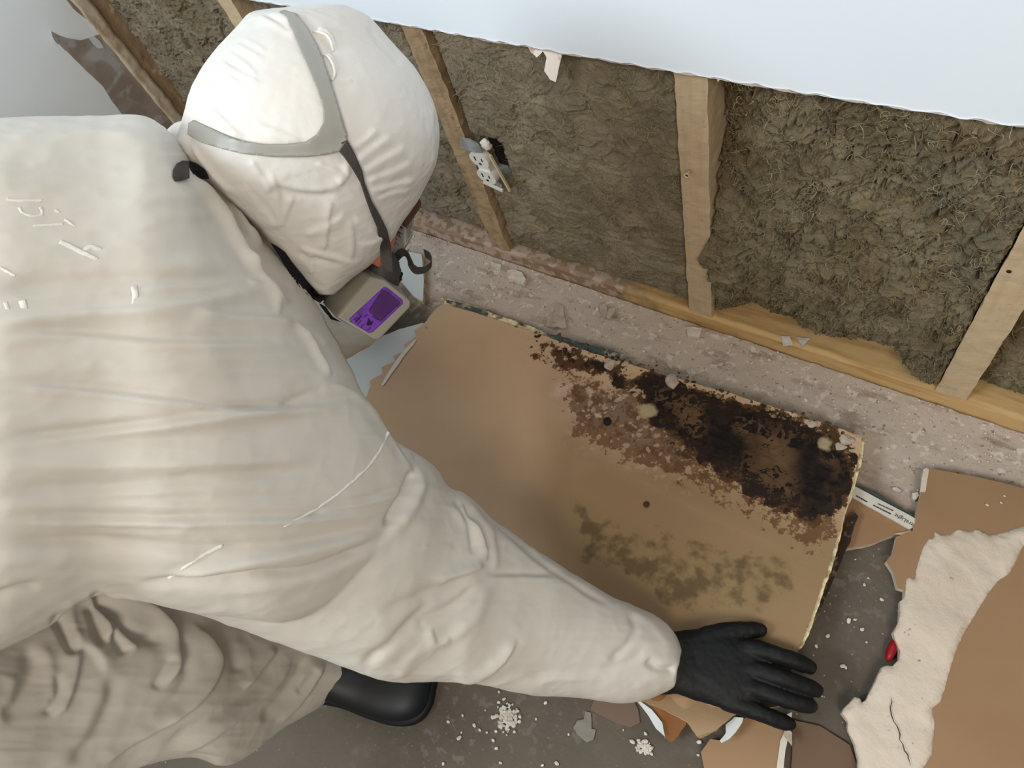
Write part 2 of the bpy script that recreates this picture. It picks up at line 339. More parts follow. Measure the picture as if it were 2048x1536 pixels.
def fuse(shapes, voxel, smooth=6, factor=.5):
    V = []; F = []
    for v, f in shapes:
        k = len(V); V += [tuple(x) for x in v]; F += [tuple(i + k for i in g) for g in f]
    me = bpy.data.meshes.new('tmp'); me.from_pydata([tuple(map(float, v)) for v in V], [], F)
    import bmesh
    bm = bmesh.new(); bm.from_mesh(me)
    # orient every closed shell outward
    bmesh.ops.recalc_face_normals(bm, faces=bm.faces[:]); bm.to_mesh(me); bm.free()
    o = bpy.data.objects.new('tmp', me); COL.objects.link(o)
    r = o.modifiers.new('r', 'REMESH'); r.mode = 'VOXEL'; r.voxel_size = voxel; r.adaptivity = 0
    s = o.modifiers.new('s', 'SMOOTH'); s.iterations = smooth; s.factor = factor
    bpy.context.view_layer.update(); dg = bpy.context.evaluated_depsgraph_get()
    m2 = bpy.data.meshes.new_from_object(o.evaluated_get(dg)); bpy.data.objects.remove(o); bpy.data.meshes.remove(me)
    n = len(m2.vertices); Vv = np.empty(n * 3); m2.vertices.foreach_get('co', Vv); Vv = Vv.reshape(-1, 3)
    Nn = np.empty(n * 3); m2.vertices.foreach_get('normal', Nn); Nn = Nn.reshape(-1, 3)
    Ff = [tuple(p.vertices) for p in m2.polygons]; bpy.data.meshes.remove(m2)
    return Vv, Ff, Nn
def folds(V, N, lines, gain=1.0, pgain=1.0):
    """raise real fabric folds along curves. line = (kind, pts, width_px, height_mm)"""
    px = proj(V); toc = CAM - V; toc /= np.linalg.norm(toc, axis=1)[:, None]; face = sst(.05, .35, (N * toc).sum(1)); d = np.zeros(len(V))
    for kind, pts, wd, h in lines:
        P = A(pts)
        if len(P) > 2: P = lerp_secs(P, 4)
        lo, hi = P.min(0) - wd * 4, P.max(0) + wd * 4
        sel = np.where((px[:, 0] > lo[0]) & (px[:, 0] < hi[0]) & (px[:, 1] > lo[1]) & (px[:, 1] < hi[1]) & (face > 0))[0]
        if not len(sel): continue
        q = px[sel]; best = np.full(len(q), 1e9); sg = np.ones(len(q)); tt = np.zeros(len(q))
        seg = np.linalg.norm(np.diff(P, axis=0), axis=1); cum = np.concatenate([[0], np.cumsum(seg)]); tot = cum[-1]
        for i in range(len(P) - 1):
            a, b = P[i], P[i + 1]; ab = b - a; L2 = max(ab @ ab, 1e-9); t = np.clip(((q - a) @ ab) / L2, 0, 1); c = a + t[:, None] * ab
            dd = np.linalg.norm(q - c, axis=1); k = dd < best; best[k] = dd[k]; sg[k] = np.sign(ab[0] * (q[k, 1] - a[1]) - ab[1] * (q[k, 0] - a[0])); tt[k] = (cum[i] + t[k] * seg[i]) / tot
        s_ = best * sg / wd; taper = sst(0, .18, tt) * sst(1, .82, tt) if kind[-1] != '!' else 1.0
        k0 = kind[0]
        if k0 == 'r': g = np.exp(-s_ * s_)
        elif k0 == 's': g = 1.6 * s_ * np.exp(-s_ * s_)                   # valley on the left of the line, crest on its right
        elif k0 == 'c': g = np.where(s_ > 0, np.exp(-(s_ / 1.6) ** 2), np.exp(-(s_ / .55) ** 2))   # crisp crease, steep on the left
        elif k0 == 'v': g = -np.exp(-s_ * s_)
        if k0 == 'r' and wd >= 8: g = g * .5
        d[sel] += g * taper * h / 1000 * (pgain if min(P[:, 1]) > 1150 and max(P[:, 0]) < 680 else gain)
    return V + N * (d * face)[:, None]
def bvh_of(V, F): return BVHTree.FromPolygons([tuple(v) for v in V], F)
def drape(poly, trees, off, thick, m, name, parent, step=4, dflt=.75, smooth=True, ragged=0):
    O = rag(poly, step, ragged); V2, F = cdt(O, step); D = np.full(len(V2), np.nan)
    c = Vector(CAM)
    for i, (x, y) in enumerate(V2):
        r = ray(x, y); r = Vector(r / np.linalg.norm(r))
        for t in trees:
            h = t.ray_cast(c, r)
            if h[0] is not None and (np.isnan(D[i]) or h[3] < D[i]): D[i] = h[3]
    ok = ~np.isnan(D)
    for i in np.where(~ok)[0]:
        if ok.any():
            j = np.where(ok)[0][np.argmin(((V2[ok] - V2[i]) ** 2).sum(1))]; D[i] = D[j]
        else: D[i] = dflt
    # relax the depth so that the band bridges the small wrinkles below it
    for _ in range(2):
        D2 = D.copy()
        for i in range(len(D)):
            w_ = np.exp(-((V2 - V2[i]) ** 2).sum(1) / (step * 2.2) ** 2); D2[i] = (w_ * D).sum() / w_.sum()
        D = np.minimum(D2, D + .003)
    P = A([at(x, y, d_ - off) for (x, y), d_ in zip(V2, D)])
    cdir = A([(p - CAM) / np.linalg.norm(p - CAM) for p in P]); F = fix_dir(P, F, -cdir[0])
    V, F2 = solid(P, F, cdir * thick)
    return mk(name, V, F2, m, parent, smooth)
def ribbon(P, wv, w_, th, m, name, parent):
    """free strap: centre points P, across-direction wv, width, thickness"""
    Q = lerp_secs(P, 5); T = np.gradient(Q, axis=0); T /= np.linalg.norm(T, axis=1)[:, None]; rings = []
    wv = A(wv) / np.linalg.norm(wv)
    for q, t in zip(Q, T):
        u = wv - t * (wv @ t); u /= np.linalg.norm(u); n_ = np.cross(t, u)
        rings.append(A([q + u * w_ / 2 + n_ * th / 2, q - u * w_ / 2 + n_ * th / 2, q - u * w_ / 2 - n_ * th / 2, q + u * w_ / 2 - n_ * th / 2]))
    V, F = loft(rings); return mk(name, V, F, m, parent, False)
def z2(k, ox, oy, pts): return [(ox + x * k, oy + y * k) for x, y in pts]
# ================================================================== THE ROOM
nx_, ny_ = 520, 400
gx, gy = np.meshgrid(np.linspace(-2.1, 1.3, nx_), np.linspace(-1.6, .80, ny_)); X_, Y_ = gx.ravel(), gy.ravel()
Q = ngrid(X_, Y_)
powder = sst(.44, .58, Y_ + .02 * (X_ + .5) + (fbm(Q * 9, 3, 3) - .5) * .10) + .13 * sst(.5, .8, fbm(Q * 3, 3, 9))
powder *= 1 - .85 * sst(-1.0, -1.2, X_) * sst(.45, .3, Y_)
speck = np.clip(.25 + 1.2 * sst(.5, .7, fbm(Q * 6, 2, 21)) + powder, 0, 1)
relief = .007 * (fbm(Q * 30, 4, 5) - .5) * np.clip(powder, 0, 1) * sst(.70, .6, Y_)
V = np.stack([X_, Y_, np.clip(relief, -.0022, .004) - .001], 1)
structure(mk('floor', V, grid_faces(ny_, nx_), 'floor', attrs=dict(powder=powder, speck=speck)))
# wall_back: the painted panel that is left above the cut
n = 500; xs = np.linspace(-1.68, 1.3, n); q = ngrid(xs * 42, xs * 0)
zc = .5455 + (fbm(q * 2, 4, 2) - .5) * .0032 + .002 * np.sin(xs * 5)
V = []; 
for yy in (.6425, .655):
    V += [(x, yy, z) for x, z in zip(xs, zc)] + [(x, yy, 2.45) for x in xs]
F = [];
for i in range(n - 1):
    F += [(i, i + 1, n + i + 1, n + i), (2 * n + i + 1, 2 * n + i, 3 * n + i, 3 * n + i + 1), (i + 1, i, 2 * n + i, 2 * n + i + 1)]
structure(mk('wall_back', V, F, 'wall', smooth=False))
# torn paper rim of the cut
z2_ = zc - .0008 - .003 * np.clip(fbm(q * 1.7, 4, 8) - .45, 0, 1) * 2; y1 = .6415
V = [(x, y1 - .0004, z + .002 + .0012 * math.sin(i)) for i, (x, z) in enumerate(zip(xs, zc))] + [(x, y1 + .002, z) for x, z in zip(xs, z2_)] + [(x, y1 + .008, z + .002) for x, z in zip(xs, z2_)]
structure(mk('trim_1', V, grid_faces(3, n), 'ragged', smooth=False))
V, F = box((-1.70, .750, -.01), (1.3, .765, 2.45)); structure(mk('wall_outer', V, F, 'black', smooth=False))  # near-black sheathing behind the insulation
V, F = box((-1.695, -1.6, -.01), (-1.68, .625, 2.45)); structure(mk('wall_left', V, F, 'wall2', smooth=False))
V, F = dense_box((-1.70, .622, 0), (-1.676, .652, 2.4), (2, 4, 260), .004, 4)
structure(mk('trim_2', V, F, 'cut'))
# wall framing
def stud(x0, x1, m, label, seed, y0=.655, y1=.744, jit=.0015, nz_=140, z1=.66):
    V, F = dense_box((x0, y0, .0385), (x1, y1, z1), (6, 8, nz_), jit, seed); o = mk('wall_stud', V, F, m)
    for p in o.data.polygons: p.use_smooth = False
    return tag(o, label, 'stud', )
stud(-1.722, -1.682, 'studdirty', 'brown wooden stud in the corner beside the peeled side wall', 1, .652, .70)
stud(-1.205, -1.165, 'stud', 'wooden stud just left of the white hooded head, mostly hidden', 2)
stud(-.776, -.734, 'studdirty', 'stained slanting-looking wooden stud with the electrical outlet on its right', 3, jit=.0028)
sB = stud(-.345, -.303, 'stud', 'clean pale wooden stud with an ivory wall anchor sticking out of it', 4)
sC = stud(.056, .098, 'stud', 'pale wooden stud at the right edge with a small nail hole', 5)
V, F = dense_box((-1.66, .655, 0), (1.25, .745, .038), (420, 10, 5), .0018, 12); V = A(V)
dirt = sst(-.25, -.6, V[:, 0]) * .5 + .45 * fbm(V * 14, 3, 4)
tag(mk('sole_plate', V, F, 'plate', attrs=dict(dirt=dirt)), 'long wooden sole plate on the floor under the studs, dirty at the left', 'sole plate')
# rock wool in the five bays
def batt(x0, x1, y0, m, label, seed, amp, hf, curl, zb=.050, over=None, nfib=1600, z1=.60):
    nx, nz = int((x1 - x0) / .0014), int((z1 - zb) / .0016)
    gx, gz = np.meshgrid(np.linspace(x0, x1, nx), np.linspace(zb, z1, nz)); x, z = gx.ravel(), gz.ravel()
    q = np.stack([x, z, np.full_like(x, seed * 3.7)], 1)
    w1 = np.stack([fbm(q * 14, 3, seed + 1) - .5, fbm(q * 14, 3, seed + 2) - .5, x * 0], 1)
    big = fbm(q * 9 + w1 * 1.2, 3, seed + 3); med = ridged(q * (22, 30, 1) + w1 * 7 * curl, 4, seed + 4); fine = ridged(q * (60, 95, 1) + w1 * 18 * curl, 4, seed + 5)
    crack = sst(.93, .99, 1 - np.abs(2 * fbm(q * 11 + w1 * 3, 2, seed + 6) - 1)) * hf * .6
    vf = ridged(q * (130, 190, 1) + w1 * 26, 3, seed + 9); lump = vn(q * (75, 75, 1) + w1 * 10, seed + 11)
    h = amp * (big - .45) * 2 + hf * (med - .5) * 2.2 + hf * .75 * (fine - .5) * 2 + hf * .45 * (vf - .5) * 2 + hf * .5 * (lump - .5) - crack
    e = np.minimum(np.minimum(x - x0, x1 - x) / .012, np.minimum(z - zb, 1) / .02); e = np.clip(e, 0, 1)
    h = h - (1 - e) ** 2 * (.007 + amp * .3)
    if over is not None: h = h + over(x, z)
    y = y0 - h
    # sideways curl gives overhanging locks of wool
    dx = (fbm(q * 40, 3, seed + 7) - .5) * .016 * curl; dz = (fbm(q * 40, 3, seed + 8) - .5) * .016 * curl
    k = np.clip(e * 1.5, 0, 1); X3 = x + dx * k; Z3 = z + dz * k
    if over is not None: X3 = X3 - np.clip(over(x, z) - .012, 0, 1) * 1.2 * sst(x0 + .13, x0, x)
    y = np.minimum(y, .746)
    V = np.stack([X3, y, Z3], 1); F = grid_faces(nz, nx)
    # sides back to the sheathing
    def skirt(idx, V, F):
        b = len(V); P = V[idx].copy(); P[:, 1] = .749; V = np.vstack([V, P])
        return V, F + [(idx[i], idx[i + 1], b + i + 1, b + i) for i in range(len(idx) - 1)]
    for idx in (np.arange(nx), np.arange(nx) + (nz - 1) * nx, np.arange(nz) * nx, np.arange(nz) * nx + nx - 1): V, F = skirt(idx, V, F)
    nf_ = len(F)
    # loose fibres
    rs = np.random.RandomState(seed); ii = rs.randint(0, nx * nz, nfib); p = V[ii].copy(); p[:, 1] -= .0012
    ang = rs.uniform(0, 6.28, nfib); cur = rs.normal(0, 60, nfib) * (1 + curl); L_ = rs.uniform(.006, .02, nfib); wd = rs.uniform(.0003, .0006, nfib); steps = 6
    base = len(V); allv = []; FF = []
    lift = rs.uniform(-.0, .3, nfib)
    for s_ in range(steps + 1):
        n_ = np.stack([-np.sin(ang), np.zeros(nfib), np.cos(ang)], 1) * wd[:, None] * (1 - .7 * s_ / steps)[..., None] if False else np.stack([-np.sin(ang), np.zeros(nfib), np.cos(ang)], 1) * (wd * (1 - .7 * s_ / steps))[:, None]
        allv.append(p - n_); allv.append(p + n_)
        d = np.stack([np.cos(ang), -lift, np.sin(ang)], 1); p = p + d * (L_ / steps)[:, None]; ang = ang + cur * L_ / steps
    allv = np.stack(allv, 1).reshape(-1, 3); kk = 2 * (steps + 1)
    for f_ in range(nfib):
        o_ = base + f_ * kk
        for s_ in range(steps): FF.append((o_ + 2 * s_, o_ + 2 * s_ + 1, o_ + 2 * s_ + 3, o_ + 2 * s_ + 2))
    ok = np.repeat((allv.reshape(nfib, kk, 3)[:, :, 0].min(1) > x0 - .004) & (allv.reshape(nfib, kk, 3)[:, :, 0].max(1) < x1 + .004), steps)
    FF = [f for f, k_ in zip(FF, ok) if k_]
    V = np.vstack([V, allv]); F = F + FF
    V[:, 1] = np.where(V[:, 2] > .53, np.maximum(V[:, 1], .6565), V[:, 1])
    o = mk('insulation_batt', V, F, m); o.data.materials.append(M['fibre'])
    o.data.polygons.foreach_set('material_index', [0] * nf_ + [1] * len(FF))
    return tag(o, label, 'insulation')
batt(-1.678, -1.207, .690, 'wool', 'rock wool filling the bay nearest the peeled side wall, left of the hood', 31, .014, .007, 1.0)
batt(-1.163, -.778, .682, 'wool', 'rock wool in the bay right behind the white hood', 32, .010, .005, .8)
def ov2(x, z):      # pulled-out fold in the middle of the flat bay and the pocket round the outlet
    p = aty(1130, 240); g = .012 * np.exp(-(((x - p[0]) / .018) ** 2 + ((z - p[2]) / .035) ** 2))
    return g - .062 * np.exp(-(((x + .700) / .027) ** 8 + ((z - .275) / .054) ** 8))
batt(-.733, -.346, .668, 'wool', 'flat compact rock wool panel with the outlet at its upper left', 33, .0055, .0036, .5, over=ov2, nfib=2600)
def ov3(x, z):      # lock of wool that spills over the pale stud; deep pocket at the top left; hollow at the foot
    return .026 * np.exp(-(((x + .285) / .035) ** 2 + ((z - .21) / .06) ** 2)) - .035 * np.exp(-(((x + .29) / .03) ** 2 + ((z - .45) / .10) ** 2)) \
        + .012 * np.exp(-(((x + .12) / .10) ** 2 + ((z - .30) / .14) ** 2)) - .062 * sst(.135, .045, z + .012 * np.sin(x * 31)) * sst(-.30, -.22, x) * sst(.04, -.05, x)
batt(-.302, .055, .668, 'wool2', 'shaggy torn rock wool bulging out between the two pale studs', 34, .020, .0095, 1.5, over=ov3, nfib=3600)
batt(.099, .50, .690, 'wool2', 'rock wool at the far right edge beyond the last stud', 35, .012, .006, 1.0)
# ------------------------------------------------------------------ outlet
OUT = empty('electrical_outlet', (0, 0, 0), 'white duplex electrical outlet hanging loose beside the stained stud', 'outlet')
def wl(u, v, dy=0):
    u *= 1.16; v *= 1.1       # local frame of the loose receptacle: u right, v up, tilted a little like the photo
    a = math.radians(-3); c = aty(969, 333, .648); return A((c[0] + u * math.cos(a) - v * math.sin(a), .648 + dy - v * .10, c[2] + u * math.sin(a) + v * math.cos(a)))
def wsolid(pts2, d0, d1, name, m, par, bev=0):
    n = len(pts2); V = [wl(u, v, d0) for u, v in pts2] + [wl(u, v, d1) for u, v in pts2]
    F = [tuple(range(n)), tuple(reversed(range(n, 2 * n)))] + [(i, i + n, (i + 1) % n + n, (i + 1) % n) for i in range(n)]
    return mk(name, V, F, m, par, False)
for s_ in (1, -1):
    P2 = []
    for k in range(28):
        t = 2 * math.pi * k / 28; P2.append((.0165 * math.cos(t), s_ * .0196 + max(-.0142, min(.0142, .0165 * math.sin(t)))))
    f_ = wsolid([(u * 1.0, v) for u, v in P2], -.006, .008, 'receptacle_face', 'outlet', OUT)
    wsolid([(u, v + s_ * .0196) for u, v in ((-.0072, -.002), (-.0050, -.002), (-.0050, .007), (-.0072, .007))], -.0064, -.0058, 'slot', 'slot', f_)
    wsolid([(u, v + s_ * .0196) for u, v in ((.0050, -.001), (.0070, -.001), (.0070, .006), (.0050, .006))], -.0064, -.0058, 'slot', 'slot', f_)
    wsolid([(.0025 * math.cos(k * .6), s_ * .0196 - .0078 + .0025 * math.sin(k * .6)) for k in range(10)], -.0064, -.0058, 'slot', 'slot', f_)
wsolid([(-.0105, -.016), (.0105, -.016), (.0105, .016), (-.0105, .016)], -.003, .010, 'receptacle_body', 'outlet', OUT)
wsolid([(-.011, -.050), (.013, -.050), (.015, -.044), (.009, -.038), (.009, .038), (.012, .044), (.009, .052), (-.009, .052), (-.012, .044), (-.009, .038), (-.009, -.038), (-.013, -.044)], .004, .0055, 'mounting_strap', 'zinc', OUT)
wsolid([(-.016, -.044), (.018, -.052), (.019, -.047), (-.014, -.039)], -.004, .0, 'strap_ear', 'outlet', OUT)
# steel box: four walls and a back, open to the front
def wbox(u0, u1, v0, v1, d0, d1, name, m, par): return wsolid([(u0, v0), (u1, v0), (u1, v1), (u0, v1)], d0, d1, name, m, par)
bx = wbox(-.024, .024, -.046, .046, .050, .053, 'steel_box', 'slot', OUT)  # back plate coloured near black to imitate the shade inside the box
wbox(-.026, -.024, -.046, .046, .034, .052, 'box_side', 'zinc', bx); wbox(.024, .026, -.046, .046, .040, .052, 'box_side', 'zinc', bx)
wbox(-.026, .026, .045, .047, .030, .052, 'box_side', 'zinc', bx); wbox(-.026, .026, -.048, -.046, .034, .052, 'box_side', 'zinc', bx)
wsolid([(-.026, .040), (-.004, .036), (.014, .042), (.012, .058), (.000, .066), (-.018, .062)], -.006, -.004, 'bent_flange', 'zinc', bx)
V, F = ell(wl(.018, .052, .004), .010, .006, .011); mk('plaster_lump', A(V) + (fbm(A(V) * 160, 3, 3)[:, None] - .5) * .006, F, 'crumb', bx)
wsolid([(.019, .034), (.023, .034), (.033, -.046), (.030, -.047)], -.002, .002, 'box_lip', 'anchor', bx)
# anchor in the clean stud
AN = empty('wall_anchor', (0, 0, 0), 'small ivory plastic wall anchor sticking out of the clean stud', 'anchor')
c = aty(1380, 341); 
def ring_tube(c, r0, r1, y0, y1, n=20):
    R4 = [A([(c[0] + r * math.cos(2 * math.pi * k / n), y, c[2] + r * math.sin(2 * math.pi * k / n)) for k in range(n)]) for r, y in ((r0 * .8, y1), (r0, y0 + .003), (r1, y0), (r1 * .62, y0 - .0003), (r0 * .5, y0 + .004), (r0 * .4, y1 - .001))]
    return loft(R4)
V, F = ring_tube(c, .0034, .0052, .644, .6545); mk('anchor_sleeve', V, F, 'anchor', AN)
V, F = tube([(c[0] + .004, .645, c[2] + .004), (c[0] + .006, .640, c[2] + .009)], [.0012, .0008], 8); mk('split_leg', V, F, 'anchor', AN)
V, F = ell((c[0], .6455, c[2]), .0022, .0008, .0022); mk('bore', V, F, 'slot', AN)
def disc_y(px, py, r, y, name, m, par):
    c = aty(px, py, y); V, F = ell(c, r, .0012, r, n=6, m=14); return mk(name, V, F, m, par)
disc_y(2018, 543, .0028, .6550, 'nail_hole', 'slot', sC)
disc_y(1399, 627, .0022, .6548, 'nail_head', 'zinc', sB)
disc_y(1910, 778, .0026, .6548, 'nail_head', 'zinc', sC)
# torn paper still hanging from the cut
tow = lambda px, py: aty(px, py, .652)
k3 = .36458
sc = lambda pts: z2(k3, 780, 0, pts)
tag(sheet('torn_paper', sc([(745, 225), (955, 262), (945, 330), (940, 408), (905, 395), (868, 360), (872, 300), (845, 275), (815, 298), (780, 270)]), tow, .0012, 'ragged', step=4, ragged=1.2, down=(0, 1, 0), lift=lambda P, q: np.outer(np.clip(.545 - P[:, 2], 0, 1) * .35, (0, -1, 0))), 'scrap of white paper hanging from the cut above the flat insulation', 'torn paper')
tag(sheet('torn_paper', sc([(1755, 380), (1860, 385), (1845, 430), (1815, 432), (1800, 450), (1790, 425)]), tow, .0012, 'ragged', step=4, ragged=1, down=(0, 1, 0)), 'small paper tatter just right of the clean stud top', 'torn paper')
# the peeled side wall
LW = lambda d: (lambda px, py: atx(px, py, -1.68 + d))
pl = [(129, -6), (146, 16), (167, 34), (203, 61), (202, 69), (182, 75), (161, 81), (130, 75), (112, 69), (104, 64), (115, 86), (146, 115), (177, 146), (208, 174), (224, 203), (245, 229), (262, 244), (294, 262), (325, 290), (349, 315), (384, 300), (368, 262), (336, 224), (294, 174), (250, 117), (208, 60), (150, -6)]
PE = empty('peeled_wall_paper', (0, 0, 0), 'strip of torn grey-brown drywall paper with a curled white tip, left of the corner stud', 'torn paper')
mk_ = sheet('bare_patch', pl, LW(.0006), .0005, 'peeled', PE, step=7, ragged=1.5, down=(-1, 0, 0))
def curl(P, q): 
    t = np.clip((118 - q[:, 0]) / 28, 0, 1); return np.stack([t * .02 + .002, t * 0, t * 0], 1)
sheet('curled_tip', [(90, 58), (98, 64), (106, 70), (116, 78), (113, 88), (104, 82), (96, 72)], LW(.001), .001, 'white_face', PE, step=4, ragged=.5, down=(-1, 0, 0), lift=curl)
sheet('white_remnant', [(178, 76), (188, 72), (200, 82), (208, 96), (196, 97), (186, 88)], LW(.0016), .0008, 'white_face', PE, step=4, ragged=1.2, down=(-1, 0, 0))
# ================================================================== LOOSE BOARDS ON THE FLOOR
def plane(z0, kx=0, ky=0):
    def f(px, py):          # z = z0 + kx*x + ky*y
        r = ray(px, py); t = (z0 - CH) / (r[2] - kx * r[0] - ky * r[1]); return CAM + r * t
    return f
ZM = plane(.052, .026, 0)      # top face of the mouldy board (its right end rests on other scraps)
def poly_in(q, poly):
    P = A(poly); ins = np.zeros(len(q), bool); d = np.full(len(q), 1e9)
    for i in range(len(P)):
        a, b = P[i], P[(i + 1) % len(P)]
        c = (a[1] > q[:, 1]) != (b[1] > q[:, 1])
        if abs(b[1] - a[1]) > 1e-9: ins ^= c & (q[:, 0] < (b[0] - a[0]) * (q[:, 1] - a[1]) / (b[1] - a[1]) + a[0])
        ab = b - a; t = np.clip(((q - a) @ ab) / (ab @ ab), 0, 1); d = np.minimum(d, np.linalg.norm(q - a - t[:, None] * ab, axis=1))
    return np.where(ins, d, -d)
def field(poly, soft): return lambda q, P: np.clip(.5 + poly_in(q, poly) / soft, -.6, 1.15)
B8 = lambda pts: z2(.52734, 680, 560, pts)
blk = B8([(700, 215), (830, 235), (1000, 300), (1200, 360), (1350, 420), (1500, 450), (1700, 510), (1900, 600), (1960, 660), (1930, 850), (1880, 930), (1700, 900), (1560, 850), (1400, 740), (1250, 640), (1180, 560), (1130, 470), (1000, 380), (850, 340), (730, 310)])
core_ = B8([(1000, 330), (1060, 400), (1130, 430), (1160, 470), (1180, 400), (1300, 390), (1500, 480), (1700, 540), (1900, 640), (1930, 700), (1915, 860), (1800, 880), (1640, 830), (1500, 740), (1350, 620), (1220, 500)])
rim_ = B8([(640, 175), (850, 205), (1100, 290), (1300, 360), (1500, 430), (1700, 500), (1900, 600), (1880, 560), (1750, 480), (1500, 400), (1250, 310), (1000, 230), (700, 160)])
spots_ = B8([(700, 230), (800, 300), (820, 430), (880, 590), (1000, 660), (1120, 690), (1200, 760), (1330, 830), (1460, 900), (1600, 960), (1700, 980), (1850, 1030), (1900, 900), (1400, 600), (1100, 400), (900, 300)])
pale_ = B8([(800, 340), (950, 340), (1150, 430), (1250, 560), (1350, 640), (1300, 700), (1100, 680), (950, 620), (830, 520), (790, 420)])
pink_ = B8([(640, 270), (720, 260), (800, 400), (860, 600), (1150, 700), (1500, 900), (1750, 1010), (1750, 1090), (1300, 900), (1000, 760), (860, 800), (800, 600), (700, 400)])
olive_ = B8([(870, 800), (960, 850), (1200, 900), (1450, 950), (1700, 1000), (1800, 1080), (1760, 1250), (1600, 1330), (1250, 1280), (1150, 1180), (900, 1080), (850, 930)])
ol2_ = B8([(880, 830), (960, 850), (980, 1000), (1150, 1080), (1330, 1150), (1330, 1260), (1200, 1240), (1050, 1120), (890, 1060)])
def blob(x, y, r): return lambda q, P: np.exp(-(((q[:, 0] - x) ** 2 + (q[:, 1] - y) ** 2) / (r * r)))
def q3(q): return ngrid(q[:, 0] / 60, q[:, 1] / 60)
def fblack(q, P):
    v = np.maximum(field(blk, 150)(q, P) * .90 + (fbm(q3(q), 3, 9) - .5) * .5, 0) * sst(-30, 10, poly_in(q, blk)) + .45 * np.clip(field(core_, 80)(q, P), 0, 1) 
    v = np.maximum(v, .66 * np.clip(field(rim_, 22)(q, P), 0, 1)); return v + .35 * blob(1330, 762, 26)(q, P) + .2 * blob(1670, 930, 50)(q, P)
mattr = dict(stain=lambda q, P: np.clip(field([(1120, 760), (1300, 880), (1600, 1010), (1760, 1050), (1700, 1500), (1300, 1500), (1060, 1250), (1050, 1000)], 190)(q, P), 0, 1), black=fblack, spot=lambda q, P: np.clip(field(spots_, 70)(q, P), 0, 1) * .62 + .28 * np.clip(field(B8([(1700, 950), (1960, 850), (1830, 1300), (1500, 1400), (1400, 1200)]), 90)(q, P), 0, 1),
    pale=lambda q, P: np.clip(field(pale_, 60)(q, P), 0, 1.2) * .9 + .5 * np.clip(field(pink_, 60)(q, P), 0, 1) + .7 * blob(1245, 815, 26)(q, P) + .5 * blob(1365, 895, 26)(q, P) + .45 * blob(1625, 1235, 90)(q, P) * 0,
    olive=lambda q, P: np.clip(field(olive_, 110)(q, P), 0, 1) * .72 + .22 * np.clip(field(ol2_, 60)(q, P), 0, 1),
    fleck=lambda q, P: np.clip(field(core_, 50)(q, P), 0, 1) * np.clip(fbm(q3(q), 3, 4) * 2.2 - .7, 0, 1),
    ring=lambda q, P: np.clip(field(B8([(820, 370), (1080, 400), (1200, 470), (1350, 650), (1500, 830), (1350, 800), (1150, 730), (880, 600)]), 60)(q, P), 0, 1) * .74,
    cream=lambda q, P: blob(1293, 822, 22)(q, P) + .9 * blob(1650, 885, 24)(q, P) + .55 * blob(1690, 905, 14)(q, P) + .7 * blob(1450, 760, 14)(q, P) * 0,
    screw=lambda q, P: np.clip(1.6 * blob(1215, 843, 9)(q, P) + .75 * blob(1293, 1009, 13)(q, P) + 1.0 * blob(852, 655, 6)(q, P) * .7, 0, 1),
    scratch=lambda q, P: np.clip(np.exp(-((q[:, 0] - (1022 + (q[:, 1] - 760) * .09)) / 7) ** 2) * sst(700, 740, q[:, 1]) * sst(850, 780, q[:, 1]), 0, 1) * .9)
MB = empty('mouldy_drywall_panel', (0, 0, 0), 'large brown-papered drywall panel covered in black mould, under the gloved hand', 'drywall')
out_ = [(885, 608), (960, 628), (1060, 662), (1180, 705), (1300, 742), (1420, 775), (1560, 818), (1680, 858), (1724, 872), (1716, 920), (1700, 985), (1684, 1045), (1655, 1140), (1625, 1225), (1597, 1297), (1580, 1350), (1560, 1412),
        (1520, 1418), (1478, 1426), (1463, 1431), (1431, 1460), (1393, 1472), (1373, 1443), (1330, 1420), (1278, 1400), (1150, 1350), (900, 1250), (780, 1050), (720, 900), (728, 800), (742, 772), (738, 762), (765, 748), (762, 735), (790, 722), (786, 712), (812, 700), (808, 690), (832, 672), (828, 662), (850, 645), (866, 622)]
def mlift(P, q):
    b = np.clip(field(blk, 60)(q, P), 0, 1); n_ = ridged(ngrid(P[:, 0] * 60, P[:, 1] * 60), 4, 5)
    e = np.exp(-((poly_in(q, out_)) / 26) ** 2) * sst(1010, 1080, q[:, 0]) * sst(900, 820, q[:, 1] - (q[:, 0] - 1700) * .3)
    return np.outer(b * (n_ - .4) * .004 + e * (ridged(ngrid(P[:, 0] * 45, P[:, 1] * 90), 4, 8) - .5) * .007, (0, 0, 1))
sheet('paper_face', out_, ZM, .0115, 'mould', MB, step=5, ragged=1.6, seed=3, edge_m='core', lift=mlift, attrs=mattr, smooth=False)
# exposed gypsum bevel along the broken right edge
R5 = lambda pts: z2(.44661, 1500, 850, pts)
sheet('broken_edge', R5([(520, 60), (508, 110), (500, 160), (488, 215), (470, 270), (452, 330), (425, 400), (412, 470), (404, 500), (385, 590), (345, 700), (310, 800), (285, 880), (262, 940), (232, 1000), (206, 1004), (225, 950), (262, 850), (300, 730), (340, 620), (372, 520), (398, 430), (430, 340), (455, 260), (478, 140), (495, 60)]), plane(.049, .026), .009, 'core', MB, step=4, ragged=2.2, seed=6, lift=lambda P, q: np.outer((fbm(ngrid(P[:, 0] * 120, P[:, 1] * 120), 3, 4) - .5) * .006, (0, 0, 1)))
